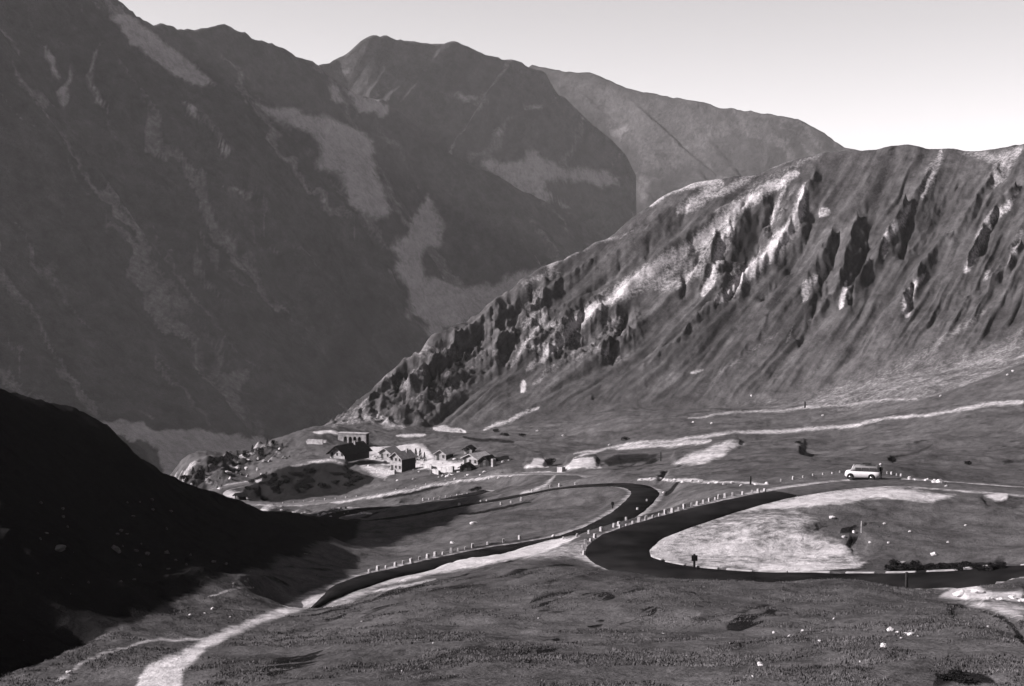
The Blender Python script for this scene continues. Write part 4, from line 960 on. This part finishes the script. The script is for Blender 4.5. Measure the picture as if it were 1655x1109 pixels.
# ---- the parked van (front towards -x)
p = hit(1394, 775, 160, 190)
van = thing('parked_van', 'white and grey van with roof load parked in the lay-by', 'van', p+Vector((0, 0, .02)), math.radians(-17))
def sect(bm, secs):
    prev = None
    for s_ in secs:
        r = [bm.verts.new(c) for c in s_]
        if prev:
            for j in range(len(r)): bm.faces.new((prev[j], prev[(j+1) % len(r)], r[(j+1) % len(r)], r[j]))
        else: bm.faces.new(r)
        prev = r
    bm.faces.new(prev[::-1])
def ring(x, w, z0, z1, rb=.12):
    return [(x, -w+rb, z0), (x, -w, z0+rb), (x, -w, z1-rb*.6), (x, -w+rb*.8, z1), (x, w-rb*.8, z1), (x, w, z1-rb*.6), (x, w, z0+rb), (x, w-rb, z0)]
bm = bmesh.new(); sect(bm, [ring(-2.1, .70, .42, .80), ring(-2.02, .80, .34, .93), ring(-1.75, .84, .30, 1.0), ring(-1.2, .86, .30, 1.06), ring(0, .87, .30, 1.08), ring(1.5, .87, .30, 1.08), ring(1.98, .84, .32, 1.06), ring(2.08, .78, .40, 1.0)])
body = part('body', bm, M_WHITE, van, True)
bm = bmesh.new(); sect(bm, [ring(-1.42, .74, 1.02, 1.1, .03), ring(-1.02, .76, 1.04, 1.62, .08), ring(-.85, .76, 1.04, 1.72, .1), ring(.5, .77, 1.04, 1.76, .1), ring(1.7, .76, 1.04, 1.74, .1), ring(1.9, .75, 1.04, 1.62, .1), ring(2.0, .74, 1.04, 1.2, .05)])
part('cabin', bm, M_GREYP, van, True)
for x0, x1 in ((-.85, -.2), (-.1, .75), (.85, 1.65)):
    for sy in (-1, 1):
        bm = bmesh.new(); box(bm, x0, x1, -.01, .01, 1.18, 1.56, .004); part('side_window', bm, M_GLASS, van, loc=(0, sy*.785, 0))
bm = bmesh.new(); v4 = [bm.verts.new(c) for c in ((-1.40, -.66, 1.14), (-1.40, .66, 1.14), (-1.10, .64, 1.56), (-1.10, -.64, 1.56))]; bm.faces.new(v4)
r = bmesh.ops.extrude_face_region(bm, geom=bm.faces[:])
for v_ in [x for x in r['geom'] if isinstance(x, bmesh.types.BMVert)]: v_.co += Vector((-.05, 0, .03))
part('windscreen', bm, M_GLASS, van)
bm = bmesh.new(); cyl(bm, (-1.45, -.72, 1.08), (-1.08, -.72, 1.72), .035, n=8); cyl(bm, (-1.45, .72, 1.08), (-1.08, .72, 1.72), .035, n=8); cyl(bm, (-1.5, -.72, 1.08), (-1.5, .72, 1.08), .03, n=8); part('windscreen_frame', bm, M_WHITE, van, True)
for x in (-1.42, 1.12):
    for sy in (-1, 1):
        bm = bmesh.new(); cyl(bm, (0, -.1, 0), (0, .1, 0), .33, n=24); wh = part('wheel', bm, M_TYRE, van, loc=(x, sy*.80, .33))
        bm = bmesh.new(); cyl(bm, (0, sy*.1, 0), (0, sy*.125, 0), .17, .14, n=20); part('rim', bm, M_CHROME, wh)
        bm = bmesh.new(); cyl(bm, (0, -.06, 0), (0, .06, 0), .42, n=24); part('wheel_arch', bm, M_HOLE, van, loc=(x, sy*.822, .42))
bm = bmesh.new(); box(bm, -2.2, -2.06, -.8, .8, .38, .5, .03); part('bumper', bm, M_CHROME, van)
bm = bmesh.new(); box(bm, 2.06, 2.18, -.8, .8, .38, .5, .03); part('bumper', bm, M_CHROME, van)
for sy in (-.58, .58): bm = bmesh.new(); cyl(bm, (-2.13, sy, .72), (-2.06, sy, .72), .1, n=16); part('headlight', bm, M_CHROME, van)
bm = bmesh.new()
for y_ in (-.6, .6): cyl(bm, (-.2, y_, 1.88), (1.5, y_, 1.88), .02, n=6)
for x_ in (-.2, .4, 1.0, 1.5): cyl(bm, (x_, -.6, 1.88), (x_, .6, 1.88), .018, n=6); cyl(bm, (x_, -.6, 1.72), (x_, -.6, 1.88), .018, n=6); cyl(bm, (x_, .6, 1.72), (x_, .6, 1.88), .018, n=6)
part('roof_rack', bm, M_IRON, van)
ld = Matrix.Rotation(math.radians(-17), 4, 'Z') @ Vector((.55, 0, 1.905))
bm = bmesh.new(); box(bm, -.55, .45, -.42, .42, 0, .2, .06); o = part('luggage', bm, M_TYRE); o.location = van.location+ld; o.rotation_euler = (0, 0, math.radians(-17)); tag(o, 'flat dark luggage bundle on the roof rack of the van', 'luggage')

# ---- person standing behind the van
def person(loc, rz, label):
    root = thing('person', label, 'person', loc, rz)
    J = {'pel': (0, 0, .95), 'sp': (0, .0, 1.15), 'ch': (0, .0, 1.36), 'nk': (0, -.01, 1.50), 'hd': (0, -.02, 1.56), 'ht': (0, -.02, 1.63),
         'ls': (.19, 0, 1.43), 'le': (.27, .02, 1.15), 'lw': (.25, -.14, .93), 'rs': (-.19, 0, 1.43), 're': (-.27, .02, 1.15), 'rw': (-.25, -.14, .93),
         'lh': (.10, 0, .90), 'lk': (.12, -.03, .50), 'la': (.12, .02, .09), 'lt': (.13, -.16, .04), 'rh': (-.10, 0, .90), 'rk': (-.12, -.01, .50), 'ra': (-.13, .04, .09), 'rt': (-.15, -.14, .04)}
    Rd = {'pel': .16, 'sp': .145, 'ch': .17, 'nk': .06, 'hd': .07, 'ht': .08, 'ls': .07, 'le': .05, 'lw': .034, 'rs': .07, 're': .05, 'rw': .034, 'lh': .10, 'lk': .065, 'la': .045, 'lt': .035, 'rh': .10, 'rk': .065, 'ra': .045, 'rt': .035}
    E = [('pel','sp'),('sp','ch'),('ch','nk'),('nk','hd'),('hd','ht'),('ch','ls'),('ls','le'),('le','lw'),('ch','rs'),('rs','re'),('re','rw'),('pel','lh'),('lh','lk'),('lk','la'),('la','lt'),('pel','rh'),('rh','rk'),('rk','ra'),('ra','rt')]
    for s_, w_ in ((1, 'lw'), (-1, 'rw')):
        J[w_+'p'] = (.25*s_, -.19, .87); Rd[w_+'p'] = .03; E.append((w_, w_+'p'))
        for k, (dx, ln) in enumerate(((-.026, .065), (-.009, .08), (.009, .074), (.026, .058))):
            n1, n2 = f'{w_}f{k}', f'{w_}g{k}'; J[n1] = (.25*s_+dx, -.20, .84); J[n2] = (.25*s_+dx, -.195-.01, .84-ln); Rd[n1] = .01; Rd[n2] = .008; E += [(w_+'p', n1), (n1, n2)]
        n1 = w_+'t'; J[n1] = (.25*s_-.04*s_, -.21, .86); Rd[n1] = .011; E.append((w_+'p', n1))
    ks = list(J); me = bpy.data.meshes.new('body'); me.from_pydata([J[k] for k in ks], [(ks.index(a), ks.index(b)) for a, b in E], [])
    o = bpy.data.objects.new('body', me); COL.objects.link(o); o.parent = root; me.materials.append(M_COAT); me.materials.append(M_TROUS); me.materials.append(M_SKIN)
    m_ = o.modifiers.new('skin', 'SKIN'); m_.use_smooth_shade = True
    for i, k in enumerate(ks): me.skin_vertices[0].data[i].radius = (Rd[k], Rd[k]*.8 if k in ('pel', 'sp', 'ch') else Rd[k])
    me.skin_vertices[0].data[0].use_root = True
    s_ = o.modifiers.new('sub', 'SUBSURF'); s_.levels = 2; s_.render_levels = 2
    bpy.context.view_layer.update(); dg = bpy.context.evaluated_depsgraph_get(); nm = bpy.data.meshes.new_from_object(o.evaluated_get(dg)); o.modifiers.clear(); o.data = nm
    nm.materials.clear()
    for x in (M_COAT, M_TROUS, M_SKIN): nm.materials.append(x)
    for pl in nm.polygons:
        c = pl.center; pl.use_smooth = True
        pl.material_index = 2 if (c.z > 1.5 or (abs(c.x) > .19 and c.z < .93 and c.z > .7 and c.y < -.1)) else (1 if c.z < .85 else 0)
    bm = bmesh.new(); bmesh.ops.create_uvsphere(bm, u_segments=20, v_segments=14, radius=.5)
    for v_ in bm.verts:
        x, y, z = v_.co; v_.co = Vector((x*.155, y*.195, z*.235))
        if z < 0: v_.co.x *= 1+z*.45
        if abs(x) < .1 and y < -.4 and -.15 < z < .05: v_.co.y -= .022
    bmesh.ops.translate(bm, verts=bm.verts, vec=(0, -.025, 1.675)); part('head', bm, M_SKIN, root, True)
    for sx in (-1, 1):
        bm = bmesh.new(); bmesh.ops.create_uvsphere(bm, u_segments=8, v_segments=6, radius=.012); part('eye', bm, M_HAIR, root, loc=(sx*.032, -.112, 1.68))
        bm = bmesh.new(); bmesh.ops.create_uvsphere(bm, u_segments=8, v_segments=6, radius=.02); part('ear', bm, M_SKIN, root, loc=(sx*.078, -.01, 1.67))
    bm = bmesh.new(); box(bm, -.024, .024, -.118, -.1, 1.612, 1.622); part('mouth', bm, M_HAIR, root)
    bm = bmesh.new(); bmesh.ops.create_uvsphere(bm, u_segments=18, v_segments=12, radius=.5)
    bmesh.ops.delete(bm, geom=[v_ for v_ in bm.verts if v_.co.z < -.2 or (v_.co.y < -.25 and v_.co.z < .1)], context='VERTS')
    for v_ in bm.verts: v_.co = Vector((v_.co.x*.172, v_.co.y*.212, v_.co.z*.25))+Vector((0, -.015, 1.685))
    part('hair', bm, M_HAIR, root, True)
    bm = bmesh.new(); cyl(bm, (0, -.02, 1.74), (0, -.02, 1.84), .115, .095, 20); cyl(bm, (0, -.04, 1.735), (0, -.04, 1.75), .165, .165, 20); part('hat', bm, M_HAT, root, True)
    bm = bmesh.new(); cyl(bm, (0, 0, .78), (0, 0, 1.12), .21, .185, 20); part('coat_skirt', bm, M_COAT, root, True)
    return root
pp = van.location+Matrix.Rotation(math.radians(-17), 4, 'Z') @ Vector((2.12, .9, 0)); pp.z = max(gz(pp.x, pp.y), p.z-.15)+.02
pr = person(pp, math.radians(-60), 'person in dark coat and white hat standing behind the van'); pr.scale = (1.12, 1.12, 1.04)

# ------------------------------------------------------------------ mountain air
bm = bmesh.new(); bmesh.ops.create_cube(bm, size=1.0)
for v_ in bm.verts: v_.co = Vector((v_.co.x*18000, 2000+v_.co.y*21000, -761+(v_.co.z+.5)*1700))
me = bpy.data.meshes.new('haze'); bm.to_mesh(me); bm.free()
hm = bpy.data.materials.new('mountain_air'); hm.use_nodes = True; ht = hm.node_tree; ht.nodes.clear()
pv = ht.nodes.new('ShaderNodeVolumePrincipled'); pv.inputs['Density'].default_value = HAZE; pv.inputs['Color'].default_value = (.9, .87, .885, 1)
pv.inputs['Anisotropy'].default_value = 0.0
ho_ = ht.nodes.new('ShaderNodeOutputMaterial'); ht.links.new(pv.outputs[0], ho_.inputs['Volume']); me.materials.append(hm)
hz = bpy.data.objects.new('haze', me); COL.objects.link(hz); hz['kind'] = 'stuff'; hz['label'] = 'thin pale mountain air that fades the far slopes'
